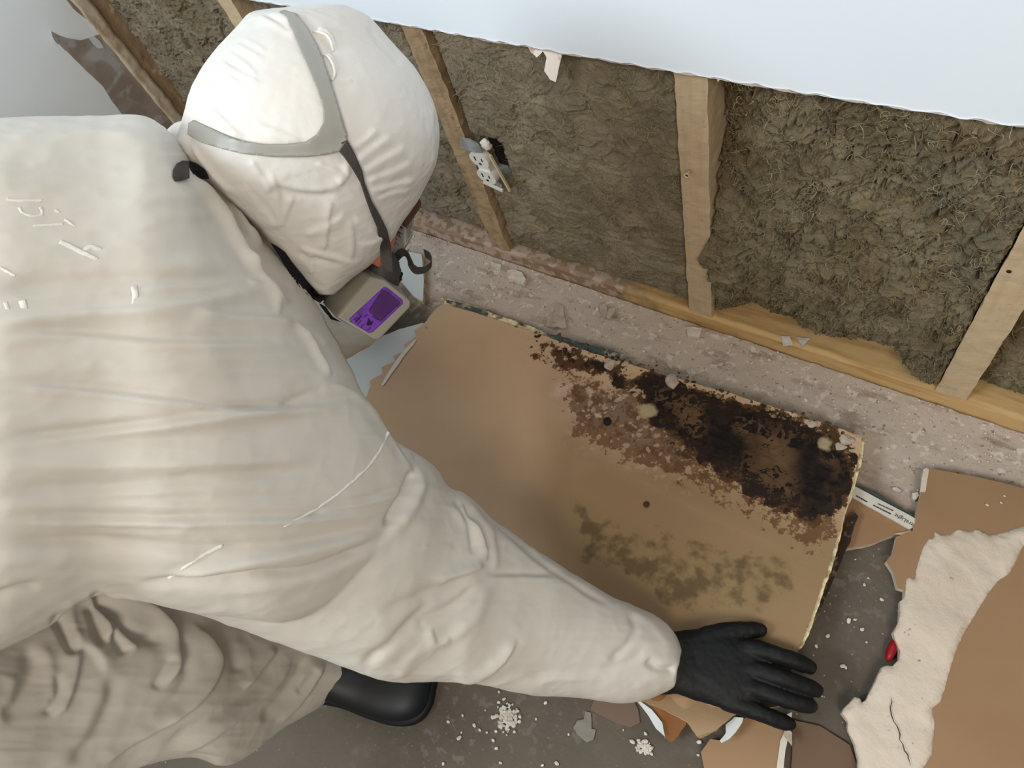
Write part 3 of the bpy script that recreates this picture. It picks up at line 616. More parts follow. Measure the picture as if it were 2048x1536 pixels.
# paper tongues torn off the lower edge, below the hand
Z6 = lambda pts: z2(.29297, 1150, 1150, pts)
def tongue(name, pts, z, m, th=.0008, step=5, seed=1, slope=0, rg=1.5): return sheet(name, Z6(pts), plane(z), th, m, MB, step=step, ragged=rg, seed=seed, lift=lambda P, q: np.outer(np.clip((q[:, 1] - 1395) / 80, 0, 1) * slope + .002 * np.sin(q[:, 0] / 9), (0, 0, 1)))
tongue('torn_paper_flap', [(600, 780), (900, 860), (1080, 960), (960, 1060), (900, 1090), (845, 1110), (800, 1060), (760, 1000), (700, 880)], .054, 'kraft', slope=-.022)
tongue('torn_paper_flap', [(400, 790), (640, 790), (760, 930), (755, 1010), (700, 1080), (650, 1135), (615, 1110), (590, 1000), (520, 900), (440, 850)], .050, 'rust', slope=-.03, seed=4)
tongue('white_paper_edge', [(360, 790), (430, 850), (520, 915), (590, 1000), (604, 1095), (545, 1040), (500, 960), (430, 870)], .056, 'white_face', slope=-.03, rg=.6)
tongue('white_paper_curl', [(1090, 968), (1150, 975), (1140, 1010), (1100, 1070), (1050, 1120), (1000, 1148), (988, 1130), (1030, 1080), (1030, 1020)], .036, 'white_face', rg=.8)
# top edge: thick paper edge with dark print and mould-eaten crust
E2 = lambda pts: z2(.19531, 840, 480, pts)
sheet('taped_edge', E2([(205, 600), (270, 600), (600, 690), (720, 745), (900, 805), (1130, 880), (1300, 960), (1310, 1000), (1130, 945), (900, 880), (700, 800), (400, 720), (215, 655)]), plane(.049, .03), .011, 'core', MB, step=3.5, ragged=1.6, lift=lambda P, q: np.outer((fbm(ngrid(P[:, 0] * 150, P[:, 1] * 150), 3, 9) - .5) * .008, (0, 0, 1)))
sheet('printed_edge_strip', E2([(265, 612), (420, 645), (600, 700), (700, 745), (690, 775), (560, 735), (400, 690), (270, 640)]), plane(.0535, .026), .0006, 'teal', MB, step=3, ragged=.8)
sheet('teal_edge_strip', E2([(1300, 960), (1500, 1000), (1640, 1050), (1800, 1090), (2040, 1150), (2040, 1200), (1800, 1160), (1560, 1090), (1360, 1020)]), plane(.052, .026), .004, 'teal', MB, step=3.5, ragged=1.2)
sheet('paper_tear', [(835, 678), (826, 690), (812, 706), (797, 728), (782, 748), (766, 772), (762, 770), (778, 742), (794, 718), (810, 697), (824, 684)], plane(.0545, .026), .0012, 'tape', MB, step=3.5, ragged=.8)
# crust flakes along the mould-eaten edge
def flake(c, r, seed, flat=.5, n=5, m=8):
    V, F = ell((0, 0, 0), r, r * .8, r * flat, n=n, m=m); V = A(V); V = V * (1 + (fbm(V / r * 1.1 + seed * 5.1, 2, seed)[:, None] - .5) * 1.3)
    a = seed * 1.7; c_, s_ = math.cos(a), math.sin(a); V = V @ A([[c_, s_, 0], [-s_, c_, 0], [0, 0, 1]]); return V + A(c), F
def merged(parts):
    V = []; F = []; k = 0
    for v, f in parts: V.append(v); F += [tuple(i + k for i in g) for g in f]; k += len(v)
    return np.vstack(V), F
rs = np.random.RandomState(5); fl = []; fl2 = []
for i in range(150):
    t = rs.rand(); x = 1070 + 640 * t; y = 664 + (x - 1070) * .322 + rs.normal(4, 7); p = ZM(x, y); (fl if rs.rand() < .6 else fl2).append(flake(p + A((0, 0, .0)), rs.uniform(.0015, .0045), i, .6))
V, F = merged(fl); mk('mould_crust', V, F, mat('dark_mould_crust', (52, 38, 28), .95, [nz(90, .4, .6, (96, 76, 54), 1)]), MB, False)['kind'] = 'stuff'
V, F = merged(fl2); mk('paper_crust', V, F, mat('buff_paper_crust', (150, 124, 94), .95, [nz(90, .4, .6, (84, 62, 42), 1)]), MB, False)['kind'] = 'stuff'
for (x, y, r) in ((1220, 730, .011), (1345, 765, .012), (1695, 880, .010), (1680, 893, .008), (1250, 728, .006), (1625, 848, .008)):
    V, F = flake(ZM(x, y) + A((0, 0, .001)), r, int(x), .45, 7, 12); mk('paper_shred', V, F, 'scrap', MB, False)
V, F = ell(ZM(1215, 843) + A((0, 0, .0004)), .0052, .0052, .0012, n=5); mk('screw_hole', V, F, 'slot', MB)
V, F = ell(ZM(1293, 1009) + A((0, 0, .0002)), .005, .005, .001, n=5); mk('screw_dimple', V, F, mat('dark_dimple', (70, 52, 34), .9), MB)  # flat dark brown spot at the screw position
# --- white-faced offcut at the left of the mouldy panel
tag(sheet('drywall_offcut', [(640, 735), (676, 722), (700, 702), (740, 684), (765, 671), (800, 658), (846, 645), (860, 660), (800, 780), (735, 815), (690, 760)], plane(.0125), .012, 'white_face', step=12, ragged=1.0, rstep=6, edge_m='core'), 'white-faced drywall offcut lying under the left end of the mouldy panel', 'drywall')
tag(sheet('drywall_offcut', [(800, 560), (798, 500), (843, 508), (848, 560), (846, 603), (826, 592)], plane(.015), .012, 'white_face', step=9, ragged=.6, edge_m='core'), 'small white drywall offcut behind the respirator near the floor edge of the wall', 'drywall')
# --- second panel below, seen right of the mouldy one, with the printed edge tape
UP = empty('underlying_drywall_panel', (0, 0, 0), 'brown-papered drywall panel under the right end of the mouldy one, with printed white edge tape', 'drywall')
sheet('paper_face', R5([(380, 300), (470, 330), (700, 455), (735, 465), (680, 485), (610, 505), (540, 535), (440, 552), (380, 600), (250, 620), (250, 400)]), plane(.016), .0125, 'kraft', UP, step=9, ragged=1, rstep=5, edge_m='gyp')
sheet('torn_lip', R5([(640, 488), (690, 478), (722, 470), (712, 490), (690, 494)]), plane(.019), .001, mat('lip_paper', (214, 184, 150), .8), UP, step=4)
K5 = lambda pts: z2(.130208, 1650, 900, pts)
tp = sheet('edge_tape', K5([(420, 590), (470, 560), (900, 790), (1300, 1000), (1630, 1195), (1600, 1240), (1545, 1310), (1500, 1300), (1440, 1215), (1350, 1185), (1300, 1215), (800, 935), (400, 715)]), plane(.021), .004, 'tape', UP, step=5, ragged=.4)
sheet('dark_under_tape', K5([(470, 540), (560, 560), (850, 700), (1000, 800), (1400, 1020), (1650, 1170), (1640, 1200), (1300, 1010), (900, 800), (480, 575)]), plane(.016), .004, 'tealplain', UP, step=5, ragged=.5)
TZ = .0214
def text_on(s, px0, px1, hpx, z, m, name, parent, flip=1):
    """a printed word lying on a horizontal sheet from pixel px0 (start of the word) to px1"""
    a, b = atz(*px0, z), atz(*px1, z); c = bpy.data.curves.new(name, 'FONT'); c.body = s; c.size = 1; c.extrude = .0; c.align_x = 'LEFT'
    o = bpy.data.objects.new(name, c); COL.objects.link(o); bpy.context.view_layer.update(); dg = bpy.context.evaluated_depsgraph_get()
    me = bpy.data.meshes.new_from_object(o.evaluated_get(dg)); bpy.data.objects.remove(o)
    w_ = max(v.co.x for v in me.vertices) - min(v.co.x for v in me.vertices); L_ = np.linalg.norm(b - a); e = (b - a) / L_; up = np.cross((0, 0, 1), e) * flip; hh = hpx
    V = [a + e * v.co.x / w_ * L_ + up * v.co.y * hh for v in me.vertices]; F = [tuple(p.vertices) for p in me.polygons]
    return mk(name, V, F, m, parent, False)
text_on('UltraLight', K5([(1440, 1170)])[0], K5([(1090, 975)])[0], .0085, TZ + .0004, 'ink', 'printed_word', tp)
def bars(pts, m, z, name, parent):      # rows of small print too small to read
    V = []; F = []
    for (x0, y0), (x1, y1), h_, cuts in pts:
        a, b = atz(*K5([(x0, y0)])[0], z), atz(*K5([(x1, y1)])[0], z); e = (b - a) / np.linalg.norm(b - a); up = np.cross((0, 0, 1), e)
        t = 0; k = 0
        for c_ in cuts:
            p, q_ = a + (b - a) * t, a + (b - a) * (t + c_ * .86); i = len(V); V += [p, q_, q_ + up * h_, p + up * h_]; F.append((i, i + 1, i + 2, i + 3)); t += c_
    return mk(name, V, F, m, parent, False)
bars([((1050, 925), (810, 815), .0016, (.2, .12, .2, .18, .12, .18)), ((1015, 975), (740, 835), .0020, (.18, .12, .2, .15, .2, .15)), ((655, 790), (480, 690), .0022, (.2, .2, .2, .2, .2)), ((1580, 1230), (1480, 1180), .0018, (.4, .3, .3))], 'ink', TZ + .0004, 'small_print', tp)['kind'] = 'stuff'
# dark flecked strip along the broken edge
tag(sheet('dark_edge_strip', R5([(470, 395), (485, 410), (462, 470), (450, 520), (430, 560), (400, 640), (370, 700), (340, 770), (312, 830), (285, 895), (262, 940), (285, 860), (320, 780), (360, 680), (395, 590), (420, 500), (435, 430)]), plane(.030), .010, mat('dark_flecked_strip', (50, 40, 34), .9, [nz(60, .5, .62, (122, 104, 84), .9), nz(30, .6, .68, (196, 184, 160), .8)]), step=5, ragged=1.5, edge_m='core'), 'narrow dark flecked strip along the right edge of the mouldy panel', 'drywall shard')
# --- right-hand panel: brown paper with a broad strip torn down to white gypsum
RP = empty('torn_drywall_panel', (0, 0, 0), 'large drywall panel at the right with a wide torn white gypsum strip between brown paper', 'drywall')
rp_out = R5([(790, 192), (1000, 228), (1300, 300), (1300, 1600), (485, 1600), (484, 1500), (468, 1430), (440, 1370), (438, 1330), (410, 1290), (418, 1272), (470, 1218), (492, 1225), (500, 1244), (520, 1232), (560, 1150), (590, 1085), (610, 1078), (640, 1080), (668, 1050), (670, 1010), (650, 960), (640, 930), (668, 880), (672, 790), (688, 780), (690, 740), (660, 730), (640, 660), (610, 610), (640, 570), (655, 500), (735, 470), (745, 400), (768, 290), (775, 205)])
gyp_out = R5([(828, 478), (850, 490), (900, 490), (940, 465), (985, 478), (1020, 468), (1050, 482), (1075, 490), (1140, 480), (1190, 462), (1227, 448), (1300, 430), (1300, 540), (1227, 535), (1190, 610), (1160, 665), (1110, 700), (1070, 750), (1020, 830), (960, 930), (920, 1020), (900, 1080), (880, 1160), (850, 1240), (815, 1270), (830, 1330), (822, 1400), (815, 1480), (775, 1536), (770, 1600),
    (485, 1600), (484, 1500), (468, 1430), (440, 1370), (438, 1330), (410, 1290), (418, 1272), (470, 1218), (492, 1225), (500, 1244), (520, 1232), (560, 1150), (590, 1085), (610, 1078), (640, 1080), (668, 1050), (670, 1010), (650, 960), (640, 930), (668, 880), (672, 790), (688, 780), (695, 740), (700, 690), (715, 678), (738, 690), (745, 650), (760, 600), (770, 560), (800, 510), (826, 505)])
zr = .024
sheet('paper_face', rp_out, plane(zr), .012, 'kraft', RP, step=22, ragged=1.2, rstep=6, edge_m='gyp')
def glift(P, q):
    n_ = fbm(ngrid(P[:, 0] * 22, P[:, 1] * 22), 4, 7) - .5; r_2 = ridged(ngrid(P[:, 0] * 30 + P[:, 1] * 50, P[:, 1] * 16), 3, 3) - .6
    e = sst(0, 14, poly_in(q, gyp_out)); hz = sst(1150, 1020, q[:, 1] - (q[:, 0] - 1800) * .2)
    return np.outer(e * np.maximum(.0004, .0036 + n_ * .008 + r_2 * .006 * (.2 + hz)), (0, 0, 1))
sheet('gypsum_strip', gyp_out, plane(zr + .0006), .0006, 'gyp', RP, step=6, ragged=1.6, rstep=4, seed=9, lift=glift, smooth=True)
sheet('left_paper_edge', R5([(790, 192), (802, 200), (796, 240), (785, 300), (760, 300), (770, 240), (776, 200)]), plane(zr + .0008), .001, 'gyp', RP, step=4, ragged=.6)
def crack(pts, name, par, z, wd, m='slot'):
    V = []; F = []
    P = [plane(z)(*p) for p in pts]
    for i, p in enumerate(P):
        d = P[min(i + 1, len(P) - 1)] - P[max(i - 1, 0)]; n_ = np.cross((0, 0, 1), d); n_ /= np.linalg.norm(n_); w_ = wd * (1 if 0 < i < len(P) - 1 else .1) * (.6 + .6 * ((i * 37) % 7) / 7); V += [p + n_ * w_, p - n_ * w_]
    for i in range(len(P) - 1): F.append((2 * i, 2 * i + 1, 2 * i + 3, 2 * i + 2))
    return mk(name, V, F, m, par, False)
crack(R5([(632, 1215), (636, 1240), (628, 1265), (634, 1300), (645, 1330), (660, 1350), (672, 1385), (670, 1410), (685, 1430), (692, 1460), (706, 1475), (712, 1500), (722, 1530)]), 'hairline_crack', RP, zr + .0062, .0006)
# --- panel at the bottom with the white edge strip
BP = empty('bottom_drywall_panel', (0, 0, 0), 'brown-papered drywall piece at the bottom edge below the gloved hand, with a white edge strip', 'drywall')
sheet('paper_face', [(1478, 1440), (1500, 1432), (1540, 1428), (1566, 1432), (1578, 1440), (1574, 1470), (1563, 1500), (1556, 1600), (1400, 1600), (1408, 1536), (1402, 1505), (1420, 1478), (1445, 1482), (1460, 1462)], plane(.014), .012, 'kraft', BP, step=12, ragged=1, rstep=6, edge_m='core')
sheet('edge_strip', [(1566, 1432), (1584, 1424), (1583, 1440), (1577, 1470), (1571, 1500), (1567, 1536), (1562, 1600), (1548, 1600), (1553, 1536), (1561, 1480), (1570, 1460)], plane(.017), .008, 'tape', BP, step=5, ragged=.6)
sheet('torn_tab', [(1572, 1452), (1584, 1465), (1584, 1492), (1576, 1482), (1566, 1470)], plane(.022), .001, 'scrap', BP, step=3, ragged=.5)
tag(sheet('brown_scrap', [(1585, 1440), (1640, 1452), (1700, 1490), (1716, 1536), (1720, 1600), (1580, 1600), (1584, 1500)], plane(.0042), .004, mat('dull_brown_sheet', (112, 88, 70), .8, [nz(5, .4, .7, (96, 76, 62), .7)]), step=14, ragged=1), 'dull brown sheet lying on the floor right of the bottom drywall piece', 'paper')  # flat dull brown piece laid on the floor
tag(sheet('brown_scrap', [(1190, 1395), (1265, 1395), (1276, 1420), (1280, 1445), (1262, 1455), (1235, 1448), (1200, 1430), (1180, 1418)], plane(.002), .001, mat('dusty_thin_paper', (118, 98, 84), .8), step=7, ragged=1), 'thin dusty brown paper scrap on the floor just below the sleeve', 'paper')
tag(mk('red_plastic_piece', *ell(plane(.012)(1783, 1300), .006, .017, .008, n=10), 'red'), 'small red plastic piece showing between the grey floor and the torn white gypsum', 'plastic piece')
# ------------------------------------------------------------------ crumbs
def chunk_sheet(pts, z, m, label, cat='plaster scrap', name='plaster_scrap', th=.003, seed=1):
    return tag(sheet(name, pts, plane(z), th, m, step=5, ragged=1.2, seed=seed, lift=lambda P, q: np.outer((fbm(ngrid(P[:, 0] * 80, P[:, 1] * 80), 3, seed) - .5) * .003, (0, 0, 1))), label, cat)
chunk_sheet(E2([(1310, 770), (1390, 740), (1370, 690), (1400, 650), (1460, 670), (1475, 760), (1505, 890), (1460, 905), (1400, 880), (1370, 895), (1285, 880)]), .006, 'scrap', 'largest flat plaster scrap on the dusty strip between wall and mouldy panel', seed=3)
chunk_sheet(E2([(1850, 660), (1900, 640), (1920, 720), (1900, 810), (1870, 790), (1840, 720)]), .008, 'scrap', 'narrow upright plaster scrap near the foot of the flat insulation bay', seed=4)
chunk_sheet(E2([(1930, 700), (2000, 690), (1990, 740), (1930, 810), (1905, 780)]), .008, 'scrap', 'leaf-shaped plaster scrap right beside the narrow upright one', seed=5)
chunk_sheet(E2([(890, 310), (950, 300), (1040, 330), (1085, 400), (1060, 440), (990, 420), (950, 400), (910, 400)]), .014, 'crumb', 'ring-like lump of white plaster at the foot of the stained stud', seed=6, th=.010)
chunk_sheet(E2([(720, 210), (760, 230), (830, 250), (820, 290), (780, 300), (740, 260)]), .020, 'crumb', 'bright white plaster chip just left of the stained stud foot', seed=7, th=.004)
chunk_sheet([(1372, 652), (1404, 656), (1398, 674), (1374, 670)], .010, 'crumb', 'square white plaster chip in front of the clean stud foot', seed=8, th=.008)
chunk_sheet([(1562, 672), (1580, 672), (1586, 688), (1566, 690)], .042, 'crumb', 'left white plaster chip lying on the yellow part of the sole plate', seed=9, th=.004)
chunk_sheet([(1594, 674), (1620, 676), (1604, 694)], .042, 'crumb', 'right white plaster chip lying on the yellow part of the sole plate', seed=10, th=.004)
chunk_sheet(K5([(1340, 660), (1420, 650), (1445, 700), (1400, 760), (1350, 745)]), .012, 'crumb', 'round cream plaster chip beside the left edge of the right-hand panel', seed=11, th=.010)
chunk_sheet(K5([(1030, 580), (1100, 575), (1180, 620), (1150, 640), (1040, 610)]), .006, 'crumb', 'elongated plaster chip above the printed edge tape', seed=12, th=.005)
S7 = lambda pts: z2(.31738, 850, 1330, pts)
chunk_sheet(S7([(935, 395), (960, 350), (1000, 340), (1010, 290), (1045, 300), (1050, 400), (1075, 405), (1060, 470), (1020, 490), (960, 440)]), .002, mat('grey_smear', (134, 130, 120), .9), 'flat pale grey flake on the floor below the sleeve', seed=13, th=.001)
rs = np.random.RandomState(8); pw = []
for i in range(150):
    x, y = S7([(520 + rs.normal(0, 32), 330 + rs.normal(0, 36))])[0]; pw.append(flake(atz(x, y, .001), rs.uniform(.0012, .0035), i, .7))
V, F = merged(pw); tag(mk('plaster_crumble', V, F, 'crumb', smooth=False), 'crumbled heap of white plaster on the floor below the sleeve, nearest the boot', 'plaster', kind='stuff')
pw = []
for i in range(60):
    x, y = S7([(1385 + rs.normal(0, 22), 515 + rs.normal(0, 24))])[0]; pw.append(flake(atz(x, y, .001), rs.uniform(.0012, .0034), i, .7))
V, F = merged(pw); tag(mk('plaster_crumble', V, F, 'crumb', smooth=False), 'smaller white plaster heap at the bottom edge, left of the bottom drywall piece', 'plaster', kind='stuff')
# countable crumbs on the open floor (seen one by one)
cr = S7([(465, 235), (498, 215), (380, 285), (237, 318), (146, 358), (345, 410), (390, 425), (430, 475), (450, 525), (230, 425), (215, 460), (425, 330), (760, 238), (905, 437), (700, 340), (1728, 485), (1722, 568), (1332, 522), (475, 617), (830, 620), (740, 632), (115, 622), (1250, 410), (467, 170), (310, 380)]) + \
    R5([(472, 602), (530, 686), (512, 716), (590, 782), (470, 872), (502, 916), (348, 945), (296, 990), (522, 973), (415, 1080), (428, 1086), (442, 876), (340, 1530), (320, 1212), (1140, 318), (1125, 348), (1062, 358)])
proto = None; rs = np.random.RandomState(3)
for i, (x, y) in enumerate(cr):
    if proto is None:
        V, F = flake((0, 0, 0), .0024, 3, .7, 6, 9); proto = o = mk('plaster_crumb', V, F, 'crumb', smooth=False)
    else:
        o = proto.copy(); COL.objects.link(o)
    onp = x > 1960 and y < 1020
    p = atz(x, y, (.0255 if onp else .0012)); o.location = p; k = rs.uniform(.6, 1.5); o.scale = (k, k * rs.uniform(.7, 1.2), k * .8); o.rotation_euler = (0, 0, rs.uniform(0, 6))
    wh = 'on the brown paper of the right-hand panel' if onp else 'on the grey floor right of the gloved fingers' if x > 1560 else 'on the floor left of the larger plaster heap' if x < 1000 else 'on the floor right of the larger plaster heap'
    tag(o, 'tiny white plaster crumb ' + wh, 'crumb', 'plaster crumbs ' + wh)
# rubble along the foot of the wall
rs = np.random.RandomState(14); pw = []
for i in range(1500):
    x = rs.uniform(-1.3, .5); y = .66 - abs(rs.normal(0, .065)); 
    if y < .45: continue
    r_0 = rs.choice([.0009, .0013, .002, .0038], p=[.45, .33, .185, .035]); pw.append(flake((x, y, .0006), r_0, i, .6, 3, 6))
V, F = merged(pw); tag(mk('plaster_rubble', V, F, 'crumb', smooth=False), 'fine plaster rubble strewn along the foot of the opened wall', 'rubble', kind='stuff')
# ================================================================== THE PERSON
PER = empty('person', (0, 0, 0), 'crouching person in white hooded coverall and respirator, black-gloved right hand on the mouldy panel', 'person')
# --- glove (right hand): palm, five separate bent fingers
def G(x, y, z): return atz(1150 + x * .29297, 1150 + y * .29297, z)
palm = []
for (ax, ay, bx_, by, z, rd) in ((560, 400, 560, 820, .085, .026), (690, 385, 690, 810, .078, .022), (820, 368, 830, 860, .074, .019), (960, 352, 980, 905, .072, .018), (1090, 395, 1100, 945, .070, .017), (1210, 455, 1170, 935, .069, .0145), (1290, 520, 1230, 905, .068, .011)):
    a, b = G(ax, ay, z), G(bx_, by, z); c = (a + b) / 2; u = (a - b) / 2; v = A((0, 0, 1)) * rd; th = np.linspace(0, 2 * np.pi, 28, endpoint=False)
    cs, sn = np.cos(th), np.sin(th); cs = np.sign(cs) * np.abs(cs) ** .8; palm.append(c + np.outer(cs, u) + np.outer(sn, v))
shapes = [loft(palm)]
def fing(pts, rad): return tube([G(*p) for p in pts], rad, 14, 4)
FG = [([(1080, 520, .070), (1200, 505, .072), (1340, 535, .074), (1480, 580, .069), (1560, 610, .063), (1606, 632, .060)], [.0140, .0132, .0118, .0114, .0110, .0090]),
      ([(1100, 640, .071), (1240, 655, .073), (1400, 700, .076), (1520, 742, .070), (1600, 768, .063), (1650, 785, .059)], [.0140, .0132, .0118, .0114, .0110, .0090]),
      ([(1080, 750, .071), (1220, 775, .073), (1380, 828, .074), (1500, 868, .069), (1580, 886, .062), (1612, 896, .058)], [.0135, .0128, .0112, .0108, .0104, .0086]),
      ([(1040, 860, .070), (1160, 900, .071), (1280, 948, .070), (1370, 985, .065), (1430, 1005, .060), (1464, 1016, .057)], [.0130, .0122, .0108, .0104, .0100, .0084]),
      ([(800, 480, .074), (930, 420, .072), (1060, 390, .069), (1160, 378, .066), (1225, 374, .064), (1268, 374, .063)], [.0170, .0150, .0135, .0118, .0108, .0090])]
for p, r in FG: shapes.append(fing(p, r))
gV, gF, gN = fuse(shapes, .0016, 5)
gV = gV + gN * ((fbm(gV * 120, 3, 3) - .5) * .0018)[:, None]
mk('glove', gV, gF, 'glove', PER)
# left glove: the same hand mirrored, resting out of sight behind the respirator
cR = A(G(900, 640, .07)); tgt = A((-.79, .37, .062)); th = math.radians(25); c_, s_ = math.cos(th), math.sin(th)
a0, a1 = atz(735, 640, .07), atz(640, 545, .05); th = math.atan2(a1[1] - a0[1], a1[0] - a0[0]) - math.atan2(*(G(1400, 700, .07) - G(600, 600, .07))[[1, 0]] * A((-1, 1))); c_, s_ = math.cos(th), math.sin(th)
LV = (gV - G(600, 600, .07)) * A((1, -1, 1)); LV = LV @ A([[c_, s_, 0], [-s_, c_, 0], [0, 0, 1]]) + a0 
# --- coverall
torso = [(-620, 520, -560, 1240, .98, .09), (-480, 380, -440, 1330, .88, .14), (-250, 290, -250, 1330, .76, .135), (-100, 256, -100, 1320, .715, .12), (0, 249, 0, 1285, .70, .115), (100, 244, 100, 1235, .70, .112), (200, 243, 205, 1182, .70, .110), (290, 243, 330, 1205, .70, .110),
         (345, 282, 470, 1225, .71, .110), (405, 350, 560, 1235, .725, .110), (500, 445, 660, 1200, .745, .105), (600, 565, 750, 1130, .77, .10), (665, 672, 810, 1040, .79, .09), (720, 780, 838, 960, .80, .07)]
armR = [(300, 720, 215, 1170, .70, .09), (470, 760, 330, 1208, .725, .095), (640, 820, 500, 1264, .76, .095), (775, 880, 620, 1308, .79, .092), (856, 925, 745, 1352, .825, .090), (898, 978, 800, 1365, .85, .087), (926, 988, 870, 1362, .87, .084), (955, 1010, 930, 1366, .885, .081), (1000, 1052, 985, 1374, .91, .076), (1100, 1118, 1065, 1388, .945, .070), (1200, 1180, 1160, 1396, .98, .062), (1275, 1216, 1238, 1404, 1.005, .055), (1335, 1250, 1300, 1396, 1.022, .047), (1364, 1300, 1348, 1378, 1.03, .036)]
armL = [(330, 330, 470, 520, .80, .07), (450, 450, 520, 640, .86, .07), (560, 540, 600, 725, .93, .065), (640, 600, 678, 722, 1.01, .055), (700, 600, 735, 692, 1.08, .045), (738, 598, 764, 668, 1.12, .035)]
legR = [(-520, 900, -480, 1500, 1.0, .12), (-300, 1100, -250, 1640, .95, .12), (-100, 1120, 0, 1690, .95, .11), (60, 1120, 160, 1640, .98, .10), (180, 1100, 260, 1545, 1.0, .095), (290, 1110, 375, 1518, 1.03, .09), (390, 1150, 448, 1534, 1.06, .085), (480, 1200, 500, 1512, 1.10, .078), (580, 1240, 556, 1462, 1.15, .070), (660, 1290, 612, 1430, 1.19, .062), (712, 1325, 652, 1402, 1.215, .055)]
hipsk = ell(at(-560, 760, .98), .16, .17, .17, m=30)
FL0, FL1 = plane(0)(330, 760), plane(0)(470, 730)
legL = tube([at(-560, 700, .98), at(0, 620, .95), at(330, 640, 1.0), at(360, 690, 1.15), FL0 + A((0, 0, .12))], [.11, .10, .085, .07, .06], 20, 4)
neck = tube([at(420, 560, .76), at(520, 480, .78), at(560, 440, .78)], [.075, .07, .062], 20, 4)
sV, sF, sN = fuse([silh(torso, 5, 44, 2.3), silh(armR, 5, 36, 2.1), silh(armL, 4, 24), silh(legR, 5, 36, 2.2), hipsk, legL, neck], .0024, 9)
def Z(k, ox, oy): return lambda *p: [(ox + x * k, oy + y * k) for x, y in p]
F1 = Z(.41992, 0, 230); F2 = Z(.41992, 0, 750); F3 = Z(.41016, 560, 850); F7 = Z(.43945, 0, 1100); F4 = Z(.27344, 340, 0)
